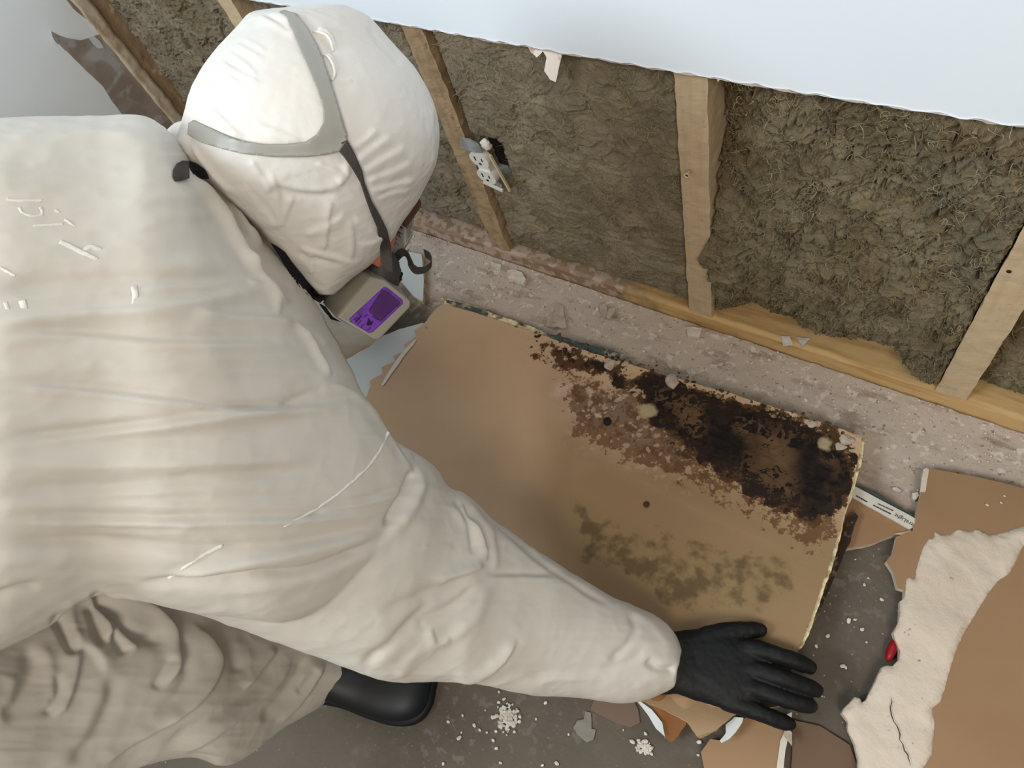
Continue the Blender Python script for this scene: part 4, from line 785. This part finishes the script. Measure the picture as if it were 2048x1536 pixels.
sl = [
 ('r', F1((0, 130), (200, 100), (480, 85), (700, 110)), 14, 3.5), ('r!', F1((-200, 300), (0, 300), (400, 280), (700, 320), (850, 400)), 45, 5),
 ('v', F1((0, 260), (300, 265), (700, 270)), 30, 3),
 ('r', F1((-50, 660), (300, 700), (700, 730), (1150, 755)), 34, 6), ('v', F1((-50, 830), (250, 810), (600, 785), (1150, 790)), 16, 4.5),
 ('c', F1((-50, 990), (300, 950), (700, 925), (900, 890), (1150, 850), (1300, 860)), 13, 5), ('v', F1((500, 850), (800, 850), (1100, 845)), 8, 2.5),
 ('c', F1((900, 930), (1100, 965), (1300, 975), (1430, 1000)), 11, 5), ('s', F1((-50, 1050), (300, 1040), (650, 1070), (1000, 1085), (1430, 1085)), 12, 4),
 ('r', F1((-50, 1190), (400, 1170), (900, 1150), (1500, 1130)), 26, 4), 
 ('s', F1((0, 1280), (400, 1310), (800, 1355), (1100, 1395), (1450, 1412)), 9, 5), ('s', F1((-50, 1560), (300, 1530), (700, 1480), (1200, 1410), (1740, 1365)), 13, 5.5),
 ('v', F1((1330, 1390), (1450, 1330), (1560, 1300)), 7, 2.5),
 ('v', F2((-50, 320), (400, 300), (900, 300), (1500, 220)), 22, 5), ('r', F2((-50, 420), (500, 430), (1000, 420), (1600, 400)), 18, 5), ('v', F2((-50, 560), (500, 530), (1000, 480), (1600, 440)), 16, 5),
 ('v', F2((500, 590), (1000, 590), (1500, 580), (1750, 600)), 10, 3), ('r', F2((-50, 620), (500, 620), (1000, 630)), 10, 3), ('s', F2((-50, 680), (400, 690), (900, 690), (1400, 680), (1880, 635)), 10, 5),
 ('s', F2((1500, 640), (1700, 610), (1820, 575), (1930, 535)), 8, 4), ('v', F2((-50, 800), (500, 800), (1000, 830), (1400, 800), (1830, 725)), 14, 6), ('r', F2((-50, 870), (500, 870), (1000, 850)), 20, 4),
 ('c', F2((780, 950), (1100, 900), (1400, 840), (1700, 770), (1840, 730)), 14, 8), ('v', F2((600, 1000), (900, 975), (1200, 945), (1450, 925), (1700, 830), (1850, 745)), 9, 8),
 ('r', F2((800, 1040), (1100, 1020), (1400, 985), (1650, 900), (1830, 790), (1960, 640)), 16, 6), ('r', F2((1990, 420), (1995, 500), (1975, 580), (1930, 680), (1830, 760)), 15, 9), ('v', F2((1975, 445), (1935, 530), (1880, 640), (1830, 730)), 6, 7),
 ('r', F2((-50, 960), (300, 975), (600, 975)), 12, 3), ('v', F2((-50, 1075), (80, 1020), (200, 1005)), 10, 6),
 ('c', F1((400 + 500, 280), (980, 370), (1080, 500), (1150, 620), (1250, 760)), 7, 8), ('c', F1((1010, 320), (1090, 440), (1190, 560), (1260, 650)), 7, 9), ('v', F1((1000, 360), (1060, 420), (1090, 470), (1180, 590)), 6, 9),
 ('c', F1((1150, 640), (1240, 760), (1330, 870), (1400, 880)), 6, 7), ('r', F1((1170, 790), (1280, 840), (1320, 900), (1310, 970)), 7, 3), ('c', F1((1400, 980), (1470, 1060), (1540, 1180), (1570, 1260)), 6, 5), ('r', F1((1440, 1020), (1520, 1060), (1560, 1110)), 9, 4), ('r', F1((1290, 620), (1370, 720), (1400, 860)), 8, 4),
 ('c', F1((1560, 1275), (1660, 1310), (1740, 1370), (1840, 1460), (1900, 1530)), 6, 4), ('c', F2((1740, 125), (1830, 230), (1910, 320), (1975, 430)), 6, 4),
 # sleeve
 ('v', F3((655, 195), (620, 290), (560, 400), (500, 510)), 8, 6), ('r', F3((690, 260), (650, 380), (560, 480)), 12, 6), ('c', F3((870, 360), (900, 440), (950, 510), (980, 600), (1000, 680)), 8, 9), ('v', F3((850, 350), (890, 430), (925, 500), (945, 590), (930, 640)), 7, 8),
 ('r', F3((890, 340), (960, 430), (1010, 530), (1040, 640), (1045, 740)), 9, 7), ('r', F3((920, 440), (1000, 500), (1150, 600), (1340, 720), (1500, 820), (1690, 930)), 14, 6), ('v', F3((900, 350), (1050, 480), (1250, 650), (1450, 790), (1650, 910)), 7, 5),
 ('s', F3((990, 740), (1150, 735), (1350, 742)), 8, 4), ('c', F3((1000, 680), (900, 720), (800, 755), (765, 790)), 10, 8), ('v', F3((470, 920), (600, 870), (760, 800), (950, 740)), 12, 5), ('r', F3((450, 950), (600, 940), (720, 860)), 16, 3),
 ('r', F3((1000, 760), (990, 860), (930, 960), (800, 1060)), 12, 7), ('v', F3((730, 1000), (700, 960), (850, 880), (960, 770)), 10, 5), ('c', F3((725, 985), (760, 1060), (830, 1030)), 8, 5), ('v', F3((380, 1180), (520, 1080), (640, 960), (760, 840)), 12, 6), ('r', F3((560, 1240), (660, 1120), (770, 1060)), 12, 6),
 ('c', F3((1150, 1030), (1110, 1110), (1050, 1180), (950, 1240), (830, 1250)), 9, 6), ('r', F3((1700, 900), (1800, 960), (1870, 1040), (1900, 1090)), 9, 4), ('v', F3((1690, 900), (1730, 980), (1700, 1060), (1600, 1160)), 9, 4),
 ('v', F3((1780, 1140), (1850, 1190), (1935, 1190)), 8, 7), ('r', F3((1750, 1100), (1850, 1150), (1950, 1130)), 12, 4), ('v', F3((1150, 1240), (1400, 1200), (1600, 1190), (1800, 1110)), 10, 3), ('r', F3((1720, 1280), (1800, 1240), (1900, 1200)), 9, 3), ('r', F3((680, 600), (780, 595), (850, 590)), 6, 1.5),
 # trousers
 ('c', F7((430, 180), (650, 250), (760, 330), (810, 440), (800, 540), (740, 640)), 12, 16), ('v', F7((400, 200), (480, 260), (600, 380), (760, 400)), 16, 14), ('c', F7((390, 200), (450, 270), (490, 350), (500, 430)), 8, 10), ('v', F7((400, 230), (430, 300), (450, 400), (480, 440)), 12, 14),
 ('c', F7((500, 300), (560, 380), (630, 460)), 8, 8), ('v', F7((500, 370), (540, 430), (570, 480)), 10, 8), ('v', F7((240, 290), (290, 370), (335, 490)), 12, 14), ('r', F7((320, 220), (330, 330), (350, 430)), 10, 8),
 ('c', F7((480, 600), (470, 520), (420, 450), (350, 440), (335, 560), (280, 720), (190, 740)), 16, 10), ('r', F7((450, 520), (455, 640), (400, 800), (300, 930), (180, 1000)), 22, 12), ('v', F7((520, 560), (500, 700), (420, 860), (300, 980)), 18, 8),
 ('r', F7((160, 430), (210, 500), (230, 600), (200, 740)), 14, 9), ('v', F7((130, 420), (140, 560), (80, 700), (0, 780)), 18, 10), ('v', F7((250, 560), (260, 660), (200, 760)), 10, 6), ('r', F7((60, 560), (40, 680), (-40, 760)), 14, 8),
 ('c', F7((860, 330), (960, 430), (990, 530), (930, 650), (840, 730), (700, 820)), 14, 13), ('v', F7((790, 360), (830, 450), (860, 560), (820, 660), (700, 790)), 16, 11), ('v', F7((700, 640), (740, 560), (780, 480)), 10, 6), ('c', F7((840, 730), (740, 790), (620, 860), (450, 980)), 12, 8),
 ('v', F7((1000, 380), (1060, 480), (1090, 570)), 14, 7), ('c', F7((1260, 440), (1190, 540), (1110, 640)), 9, 8), ('v', F7((1290, 450), (1200, 590), (1060, 700), (900, 800), (700, 920)), 13, 8), ('c', F7((1340, 460), (1260, 600), (1130, 720), (950, 860), (800, 930)), 13, 8),
 ('v', F7((1400, 480), (1340, 580), (1280, 660), (1180, 780)), 10, 8), ('c', F7((1480, 500), (1420, 610), (1350, 700), (1250, 790)), 10, 9), ('v', F7((1440, 540), (1380, 620), (1340, 650)), 7, 6), ('r', F7((1000, 900), (1130, 850), (1200, 760)), 16, 5), ('v', F7((840, 935), (1000, 960), (1130, 935)), 8, 5),
]
sV = folds(sV, sN, sl, .75, .6)
w_ = proj(sV); m_ = sst(1250, 1150, w_[:, 1]) 
q = sV * 1.0
sV = sV + sN * (((ridged(np.stack([w_[:, 0] / 230, w_[:, 1] / 60, w_[:, 0] * 0], 1), 3, 5) - .6) * .004) + (ridged(q * 13, 3, 6) - .55) * .0035)[:, None]
sV[:, 2] = np.maximum(sV[:, 2], .004)
cover = mk('coverall', sV, sF, 'suit', PER)
# --- hood
hd = [(598, 13, 688, 9, .74, .03), (510, 24, 728, 28, .74, .065), (478, 50, 752, 50, .738, .08), (440, 90, 786, 90, .733, .095), (410, 130, 822, 130, .73, .105), (388, 172, 848, 172, .727, .112), (373, 215, 866, 215, .727, .117), (362, 260, 874, 260, .727, .120), (352, 292, 874, 292, .728, .120), (368, 330, 868, 330, .73, .118), (400, 368, 850, 368, .733, .113), (440, 402, 832, 402, .737, .106), (485, 440, 806, 440, .742, .097), (528, 480, 782, 480, .748, .087), (566, 520, 748, 522, .756, .074), (602, 556, 704, 556, .764, .058), (636, 588, 668, 590, .772, .035)]
hV, hF, hN = fuse([silh(hd, 5, 56, 2.05), ell(at(372, 288, .735), .014, .02, .02)], .0018, 7)
hl = [
 ('c', F4((720, 60), (600, 130), (480, 230), (350, 370), (250, 520), (180, 680), (160, 780)), 5, 2.5), ('r', F4((640, 100), (740, 160), (860, 220), (930, 290)), 7, 3.5), ('r', F4((720, 70), (820, 130), (900, 190)), 7, 3), ('v', F4((660, 90), (780, 160), (900, 250)), 4, 3),
 ('c', F4((300, 520), (400, 570), (500, 650)), 5, 2), ('c', F4((360, 440), (500, 530), (680, 620)), 5, 2.4), ('c', F4((430, 380), (560, 470), (660, 580)), 5, 2), ('c', F4((480, 320), (600, 380), (700, 440)), 5, 2), ('c', F4((540, 280), (640, 330), (720, 390)), 4, 1.6), ('c', F4((260, 600), (340, 640), (430, 720)), 5, 2), ('c', F4((330, 480), (440, 560), (560, 640)), 4, 2),
 ('c', F4((280, 780), (380, 860), (480, 960), (560, 1010)), 6, 3.5), ('c', F4((180, 860), (280, 920), (420, 970), (540, 1010)), 6, 3), ('c', F4((600, 900), (760, 950), (900, 1010), (980, 1040)), 8, 2.5), ('c', F4((700, 960), (820, 1010), (900, 1050)), 6, 2), ('r', F4((120, 790), (150, 850), (230, 880)), 8, 4),
 ('r', F4((1060, 230), (1140, 250), (1190, 310), (1200, 370)), 5, 5), ('r', F4((1120, 390), (1180, 430), (1210, 510), (1190, 575)), 5, 5), ('c', F4((1060, 225), (1160, 225), (1260, 245)), 4, 2.5), ('c', F4((1190, 575), (1270, 580), (1340, 600)), 4, 2), ('v', F4((1100, 270), (1160, 330), (1180, 400)), 6, 3),
 ('c', F4((1330, 1090), (1430, 1010), (1520, 930)), 8, 3.5), ('c', F4((1350, 1190), (1480, 1080), (1620, 980)), 9, 4), ('c', F4((1400, 1260), (1560, 1160), (1730, 1060)), 9, 3.5), ('c', F4((1420, 1330), (1600, 1260), (1780, 1180)), 8, 3), ('c', F4((1460, 1390), (1640, 1350), (1800, 1300)), 8, 3.5), ('c', F4((1500, 1460), (1650, 1400), (1760, 1390)), 7, 3), ('v', F4((1440, 180), (1530, 300), (1700, 480)), 8, 3), ('r', F4((1860, 760), (1920, 900), (1930, 1100), (1880, 1250)), 8, 3),
 ('c', F4((590, 1150), (650, 1240), (700, 1310), (760, 1400)), 7, 3.5), ('r', F4((700, 1290), (850, 1360), (1050, 1390), (1200, 1360), (1290, 1260)), 9, 4.5), ('v', F4((720, 1340), (880, 1410), (1080, 1430), (1230, 1400)), 10, 3), ('c', F4((1290, 1180), (1300, 1270), (1230, 1350)), 7, 3.5), ('c', F4((1060, 1180), (1180, 1230), (1290, 1280)), 6, 2.5),
 ('c', F4((160, 1040), (220, 1150), (330, 1290), (480, 1430)), 9, 4), ('v', F4((130, 1060), (180, 1160), (300, 1300), (440, 1450)), 7, 4), ('r', F4((60, 1000), (60, 1100), (120, 1160)), 10, 5),
 ('c', F1((1290, 250), (1330, 420), (1320, 560)), 9, 3), ('c', F1((1400, 380), (1360, 480), (1340, 540)), 7, 3), ('c', F1((1580, 400), (1560, 520), (1545, 660)), 7, 4), ('c', F1((1440, 570), (1560, 520), (1650, 460)), 9, 3.5), ('c', F1((1660, 480), (1680, 580), (1670, 700)), 7, 3.5), ('c', F1((1680, 480), (1760, 540), (1810, 600)), 8, 3.5), ('c', F1((1420, 630), (1540, 660), (1640, 690), (1740, 700)), 9, 4), ('v', F1((1400, 650), (1520, 690), (1640, 715)), 7, 4), ('c', F1((1290, 600), (1370, 690), (1480, 790), (1540, 850)), 8, 3.5), ('c', F1((1480, 650), (1490, 720), (1480, 760)), 6, 2.5), ('c', F1((1700, 620), (1790, 600), (1820, 560)), 8, 3), ('c', F1((1150, 320), (1230, 430), (1330, 540)), 10, 3),
]
hV = folds(hV, hN, hl, .6)
hV = hV + hN * ((ridged(hV * 26, 3, 6) - .55) * .0018 + (ridged(hV * 60, 3, 16) - .55) * .0008)[:, None]
hood = mk('hood', hV, hF, 'hood', PER)
# draw-cord tails showing at the hood seam
for pts in (F4((1055, 232), (1110, 240), (1150, 262), (1178, 305), (1192, 365)), F4((1130, 400), (1165, 425), (1195, 480), (1205, 540), (1188, 582))):
    bt = bvh_of(hV, hF); PP = []
    for x, y in pts:
        r = ray(x, y); h = bt.ray_cast(Vector(CAM), Vector(r / np.linalg.norm(r))); PP.append(at(x, y, h[3] - .0008))
    V, F = tube(PP, [.0012] * len(PP), 8, 4); mk('gather_cord', V, F, 'mark', hood)
# --- the body inside: one continuous figure
fwd = R @ A((.60, .60, .53)); fwd /= np.linalg.norm(fwd); upv = R @ A((.72, -.69, .02)); upv -= fwd * (upv @ fwd); upv /= np.linalg.norm(upv); rt = np.cross(fwd, upv)
HR = np.stack([rt, fwd, upv], 1); HC = at(635, 300, .745)
def hp(x, y, z): return HC + HR @ A((x, y, z))     # head frame: x to the right ear side, y forward, z up
headshape = ell(HC, .074, .094, .104, HR, 20, 32)
jaw = ell(hp(0, .045, -.075), .052, .055, .05, HR); nose = tube([hp(0, .085, .02), hp(0, .105, -.01), hp(0, .10, -.025)], [.009, .013, .011], 10, 3)
brow = tube([hp(-.045, .078, .032), hp(0, .092, .034), hp(.045, .078, .032)], [.010, .012, .010], 10, 3); lip = tube([hp(-.022, .092, -.052), hp(0, .100, -.052), hp(.022, .092, -.052)], [.006, .008, .006], 10, 3)
earR = ell(hp(.076, -.005, .0), .008, .018, .03, HR, 8, 12); earL = ell(hp(-.076, -.005, .0), .008, .018, .03, HR, 8, 12)
def P3(L_): return [A(p) for p in L_]
shR, shL, hip = at(600, 1000, .80), at(420, 420, .80), at(-560, 800, .98); spine = at(420, 640, .76)
bodyT = tube([hip, at(-200, 760, .80), at(100, 700, .74), at(330, 670, .75), spine], [.12, .10, .085, .085, .07], 26, 4)
armb = tube([spine, shR * .6 + spine * .4, shR, at(900, 1180, .90), at(1150, 1290, .97), G(520, 600, .095), G(640, 600, .082)], [.06, .055, .05, .042, .034, .022, .012], 18, 4)
armb2 = tube([spine, shL, at(540, 610, .90), at(650, 660, 1.02), at(715, 640, 1.10)], [.05, .045, .034, .022, .016], 18, 4)
legb = tube([hip, at(-60, 1380, .96), at(300, 1330, 1.04), at(520, 1340, 1.13), at(610, 1340, 1.19)], [.10, .075, .055, .038, .028], 18, 4)
legb2 = tube([hip, at(0, 620, .95), at(330, 640, 1.0), at(360, 690, 1.15), FL0 + A((0, 0, .10))], [.09, .08, .06, .045, .04], 18, 4)
nk = tube([spine, at(520, 490, .785), HC - HR @ A((0, .02, .05))], [.05, .042, .045], 18, 4)
bV, bF, bN = fuse([headshape, jaw, nose, brow, lip, earR, earL, bodyT, armb, armb2, legb, legb2, nk], .005, 3)
body = mk('body', bV, bF, 'skin', PER)
for s_ in (-1, 1):
    V, F = ell(hp(s_ * .031, .082, .012), .012, .012, .012, HR, 10, 16); e_ = mk('eye', V, F, 'eye', body); V, F = ell(hp(s_ * .031, .0915, .012), .006, .004, .006, HR, 8, 14); mk('iris', V, F, 'iris', e_)
# hair fringe peeping out at the front edge of the hood
rs = np.random.RandomState(4); pr = []
for i in range(36):
    t = rs.rand(); x, y = 836 - 62 * t + rs.normal(0, 3), 396 + 88 * t + rs.normal(0, 3); p = at(x, y, .765 + .02 * rs.rand()); d = R @ A((.7 + rs.normal(0, .3), .5 + rs.normal(0, .3), .3)); 
    pr.append(tube([p - d * .006, p + d * .004 + A(rs.normal(0, .001, 3)), p + d * .007], [.0006, .0005, .0003], 5, 2))
V, F = merged(pr); mk('hair', V, F, 'hair', PER)
V, F = silh([(826, 380, 842, 402, .765, .03), (812, 400, 840, 416, .77, .03), (790, 440, 812, 456, .78, .03)], 4, 14); mk('eyebrow_hair', V, F, 'hair', body)
V, F = silh([(770, 452, 792, 470, .765, .03), (752, 482, 786, 500, .77, .035), (738, 505, 776, 522, .78, .035), (735, 522, 765, 538, .785, .03)], 4, 18); mk('cheek', V, F, 'skin', body)
# --- respirator
RESP = mk('respirator', *(lambda t: (t[0], t[1]))(fuse([silh([(742, 520, 784, 500, .79, .03), (728, 560, 800, 530, .80, .04), (730, 600, 796, 580, .81, .04), (740, 625, 780, 615, .82, .03)], 4, 24)], .003, 3)), 'mask', PER)
def polyblock(name, front, back, Df, Db, m, par, bev=.0035):
    import bmesh
    a = [at(x, y, d) for (x, y), d in zip(front, Df)]; b = [at(x, y, d) for (x, y), d in zip(back, Db)]; n = len(a)
    bm = bmesh.new(); vs = [bm.verts.new(p) for p in a + b]; bm.faces.new(vs[:n]); bm.faces.new(list(reversed(vs[n:])))
    for i in range(n): bm.faces.new((vs[i], vs[i + n], vs[(i + 1) % n + n], vs[(i + 1) % n]))
    bmesh.ops.recalc_face_normals(bm, faces=bm.faces[:]); bmesh.ops.bevel(bm, geom=bm.edges[:], offset=bev, segments=4, affect='EDGES', profile=.6)
    V = [tuple(v.co) for v in bm.verts]; F = [tuple(v.index for v in f.verts) for f in bm.faces]; bm.verts.index_update(); F = [tuple(v.index for v in f.verts) for f in bm.faces]; bm.free()
    return mk(name, V, F, m, par)
fr = [(672, 636), (742, 553), (772, 562), (823, 604), (820, 616), (760, 680), (748, 680)]; bk = [(642, 604), (712, 533), (744, 528), (800, 574), (800, 590), (745, 655), (730, 655)]
CT = polyblock('cartridge', fr, bk, [.742, .748, .752, .758, .757, .748, .746], [.775, .785, .79, .80, .80, .79, .785], 'cart', RESP)
ctb = bvh_of([tuple(v.co) for v in CT.data.vertices], [tuple(p.vertices) for p in CT.data.polygons])
lab = drape([(767, 574), (774, 575), (805, 600), (806, 607), (746, 664), (738, 666), (700, 643), (699, 637)], [ctb], .0006, .0004, 'purple', 'label', RESP, step=3)
drape([(764, 580), (772, 581), (799, 603), (799, 608), (762, 642), (736, 622)], [ctb], .0010, .0003, 'purple2', 'label_panel', RESP, step=3)
def on_cart(pts, name): return drape(pts, [ctb], .0013, .0002, 'ink2', name, RESP, step=2.2)
on_cart([(733, 650), (737, 636), (742, 644), (747, 641), (743, 650), (738, 651)], 'label_symbol')
for a, b in (((711, 645), (719, 636)), ((715, 649), (722, 641)), ((728, 634), (735, 629)), ((722, 655), (728, 648)), ((735, 660), (742, 655)), ((745, 632), (757, 640))):
    dx, dy = b[0] - a[0], b[1] - a[1]; l_ = math.hypot(dx, dy); nx2, ny2 = -dy / l_ * .7, dx / l_ * .7
    on_cart([(a[0] + nx2, a[1] + ny2), (b[0] + nx2, b[1] + ny2), (b[0] - nx2, b[1] - ny2), (a[0] - nx2, a[1] - ny2)], 'small_print')
# '3M' on the label
def word3(s, p0, p1, D, h_, m, name, par):
    a, b = at(*p0, D), at(*p1, D); c = bpy.data.curves.new(name, 'FONT'); c.body = s; c.size = 1; o = bpy.data.objects.new(name, c); COL.objects.link(o); bpy.context.view_layer.update()
    me = bpy.data.meshes.new_from_object(o.evaluated_get(bpy.context.evaluated_depsgraph_get())); bpy.data.objects.remove(o)
    w_ = max(v.co.x for v in me.vertices); L_ = np.linalg.norm(b - a); e = (b - a) / L_; vd = a - CAM; vd /= np.linalg.norm(vd); up = np.cross(e, vd); 
    V = []
    for v in me.vertices:
        p = a + e * v.co.x / w_ * L_ + up * v.co.y * h_; d = p - CAM; D_ = np.linalg.norm(d); d = d / D_; hh = ctb.ray_cast(Vector(CAM), Vector(d)); V.append(CAM + d * ((hh[3] if hh[0] is not None else D_) - .0014))
    return mk(name, V, [tuple(p.vertices) for p in me.polygons], m, par, False)
word3('3M', (706, 640), (719, 628), .745, -.006, 'ink2', 'brand_mark', RESP)
tr = [bvh_of(hV, hF)]; both = [tr[0], bvh_of(sV, sF)]
Z1 = Z(.45570, 0, 0)
har = Z1((1225, 50), (1245, 42), (1300, 58), (1350, 120), (1395, 200), (1430, 290), (1465, 400), (1495, 500), (1522, 590), (1522, 615), (1490, 665), (1430, 680), (1340, 690), (1200, 690), (1060, 675), (960, 650), (880, 625), (822, 590), (826, 540), (848, 526), (900, 550), (960, 580), (1050, 615), (1150, 632), (1260, 632), (1340, 622), (1390, 590), (1418, 540), (1418, 480), (1395, 400), (1360, 310), (1320, 220), (1285, 130), (1255, 75))
drape(har, tr, .0045, .002, 'harness', 'head_harness', RESP, step=4.5)
drape(Z1((1498, 625), (1524, 615), (1560, 680), (1590, 750), (1600, 800), (1630, 880), (1670, 950), (1700, 1010), (1716, 1080), (1722, 1150), (1724, 1200), (1700, 1190), (1670, 1150), (1668, 1080), (1655, 1000), (1625, 930), (1600, 860), (1580, 800), (1545, 740), (1510, 690), (1485, 662)), tr, .0055, .0012, 'strap', 'side_strap', RESP, step=4.5)
drape(Z1((1185, 1066), (1210, 1078), (1250, 1105), (1290, 1165), (1345, 1230), (1400, 1290), (1430, 1305), (1405, 1330), (1360, 1305), (1310, 1255), (1270, 1200), (1230, 1130)), both, .006, .0012, 'blackstrap', 'neck_strap', RESP, step=4.5)
drape(Z1((1400, 1330), (1430, 1345), (1460, 1390), (1500, 1415), (1450, 1400), (1420, 1370)), both, .004, .0012, 'blackstrap', 'neck_strap', RESP, step=4)
drape(Z1((760, 745), (775, 718), (800, 704), (830, 706), (832, 745), (832, 782), (800, 792), (768, 795), (758, 775)), both, .007, .0015, 'strap', 'neck_strap_loop', RESP, step=4)
drape(Z1((828, 704), (860, 716), (900, 745), (918, 785), (890, 785), (860, 775), (835, 770)), both, .005, .0015, 'blackstrap', 'neck_strap_loop', RESP, step=4)
Z3 = Z(.117188, 640, 500)
def rb(pts, D, wv, w_, name, m='strap'): return ribbon([at(x, y, d) for (x, y), d in zip(pts, D)], R @ A(wv), w_, .0012, m, name, RESP)
rb(Z3((1250, 330), (1290, 180), (1380, 60), (1470, 60), (1530, 170), (1570, 270), (1640, 340), (1730, 350), (1830, 310), (1900, 220), (1870, 110), (1790, 60)), [.815, .81, .805, .80, .80, .803, .806, .81, .812, .82, .83, .84], (.12, -.5, -.85), .011, 'loose_strap_end')
rb(Z3((1290, 200), (1270, 320), (1310, 450), (1350, 540)), [.81, .808, .806, .806], (.9, .15, -.4), .010, 'strap_tail')
rb(Z3((1405, 390), (1375, 470), (1330, 570)), [.80, .802, .805], (.4, .1, -.9), .006, 'strap_tail', 'blackstrap')
V, F = ell(at(787, 540, .79), .008, .008, .012, None, 8, 14); mk('buckle', V, F, 'mask', RESP)
# safety lens seen edge-on beyond the strap
LN = [(772, 468), (800, 440), (828, 432), (826, 470), (812, 496), (790, 512), (772, 520)]
V2, F = cdt(rag(LN, 5, 0), 5); P = A([at(x, y, .80 + .012 * math.sin((x - 770) / 25)) for x, y in V2]); F = fix_dir(P, F, CAM - P[0]); V, F = solid(P, F, (P[0] - CAM) * .003); mk('goggle_lens', V, F, 'lens', PER, True)
# --- faint white marks and seam on the back of the coverall
def strip(pts, w_, name='back_mark'):
    P = lerp_secs(pts, 4) if len(pts) > 2 else A(pts); T = np.gradient(P, axis=0); T /= np.linalg.norm(T, axis=1)[:, None]; n_ = np.stack([-T[:, 1], T[:, 0]], 1)
    poly = [tuple(p) for p in P + n_ * w_ / 2] + [tuple(p) for p in (P - n_ * w_ / 2)[::-1]]
    return drape(poly, [both[1]], .0004, .0001, 'mark', name, cover, step=max(2.5, w_ * .6))
Zm = Z(.19531, 0, 380)
strip(Zm((70, 90), (150, 110), (430, 110)), 6); strip(Zm((195, 175), (230, 235), (310, 265), (400, 268), (432, 235), (410, 175)), 6); strip(Zm((560, 205), (610, 235)), 6)
strip(Zm((345, 372), (480, 360), (650, 352)), 6); strip(Zm((660, 300), (710, 335), (770, 385)), 6); strip(Zm((610, 530), (720, 580), (860, 650), (1000, 720)), 10); strip(Zm((850, 640), (930, 590), (1030, 620)), 12)
strip(Zm((0, 790), (80, 840), (160, 880)), 6); strip(Zm((50, 1150), (95, 1250)), 8); strip(Zm((220, 1130), (260, 1240)), 14); strip(Zm((1370, 985), (1385, 1080), (1375, 1210)), 13)
strip(F2((1850, 270), (1780, 400), (1650, 530), (1500, 640), (1350, 720)), 6, 'pale_seam'); strip(F2((1060, 810), (930, 880), (800, 970)), 7, 'pale_seam')
# --- cuff, boot
mk('glove', LV, [tuple(reversed(f)) for f in gF], 'glove', PER)
def boot(ax, heel, toe, mats, name):
    heel, toe = A(heel), A(toe); d = toe - heel; L_ = np.linalg.norm(d); e = d / L_; s_ = np.cross((0, 0, 1), e)
    secs = [(.0, .030, .075), (.08, .040, .10), (.25, .042, .10), (.45, .043, .085), (.62, .050, .066), (.78, .054, .056), (.90, .049, .048), (.97, .036, .038), (1.0, .018, .026)]
    rings = []
    for t, w_, h_ in lerp_secs(secs, 4):
        th = np.linspace(0, 2 * np.pi, 28, endpoint=False); cs, sn = np.cos(th), np.sin(th); cs = np.sign(cs) * np.abs(cs) ** .75; sn = np.sign(sn) * np.abs(sn) ** .75
        c = heel + e * L_ * t + A((0, 0, .006 + h_ / 2)); rings.append(c + np.outer(cs * w_, s_) + np.outer(sn * h_ / 2, (0, 0, 1)))
    b = mk(name, *loft(rings), mats[0], PER)
    V, F = tube([heel + e * .05 + A((0, 0, .07)), heel + e * .05 - e * .01 + A((0, 0, .13)), heel + e * .03 + A((0, 0, .20))], [.045, .046, .048], 20, 4); mk('boot_shaft', V, F, mats[0], b)
    rings = []
    for z, k in ((.0, .98), (.004, 1.03), (.014, 1.03), (.018, 1.0)):
        pts = []
        for t, w_, h_ in lerp_secs(secs, 4): pts.append(heel + e * (L_ * ((t - .5) * k + .5)) + s_ * w_ * 1.05 * k + A((0, 0, z)))
        for t, w_, h_ in lerp_secs(secs, 4)[::-1]: pts.append(heel + e * (L_ * ((t - .5) * k + .5)) - s_ * w_ * 1.05 * k + A((0, 0, z)))
        rings.append(A(pts))
    mk('sole', *loft(rings), mats[1], b)
tz = plane(.03)(856, 1375); tz[2] = 0; hz_ = plane(.03)(560, 1330); hz_[2] = 0
boot(None, hz_, tz, ('boot', 'sole'), 'boot')
boot(None, FL0 - A((.06, 0, 0)), FL0 - A((.06, 0, 0)) + (FL1 - FL0) / np.linalg.norm(FL1 - FL0) * .27, ('boot', 'sole'), 'boot')
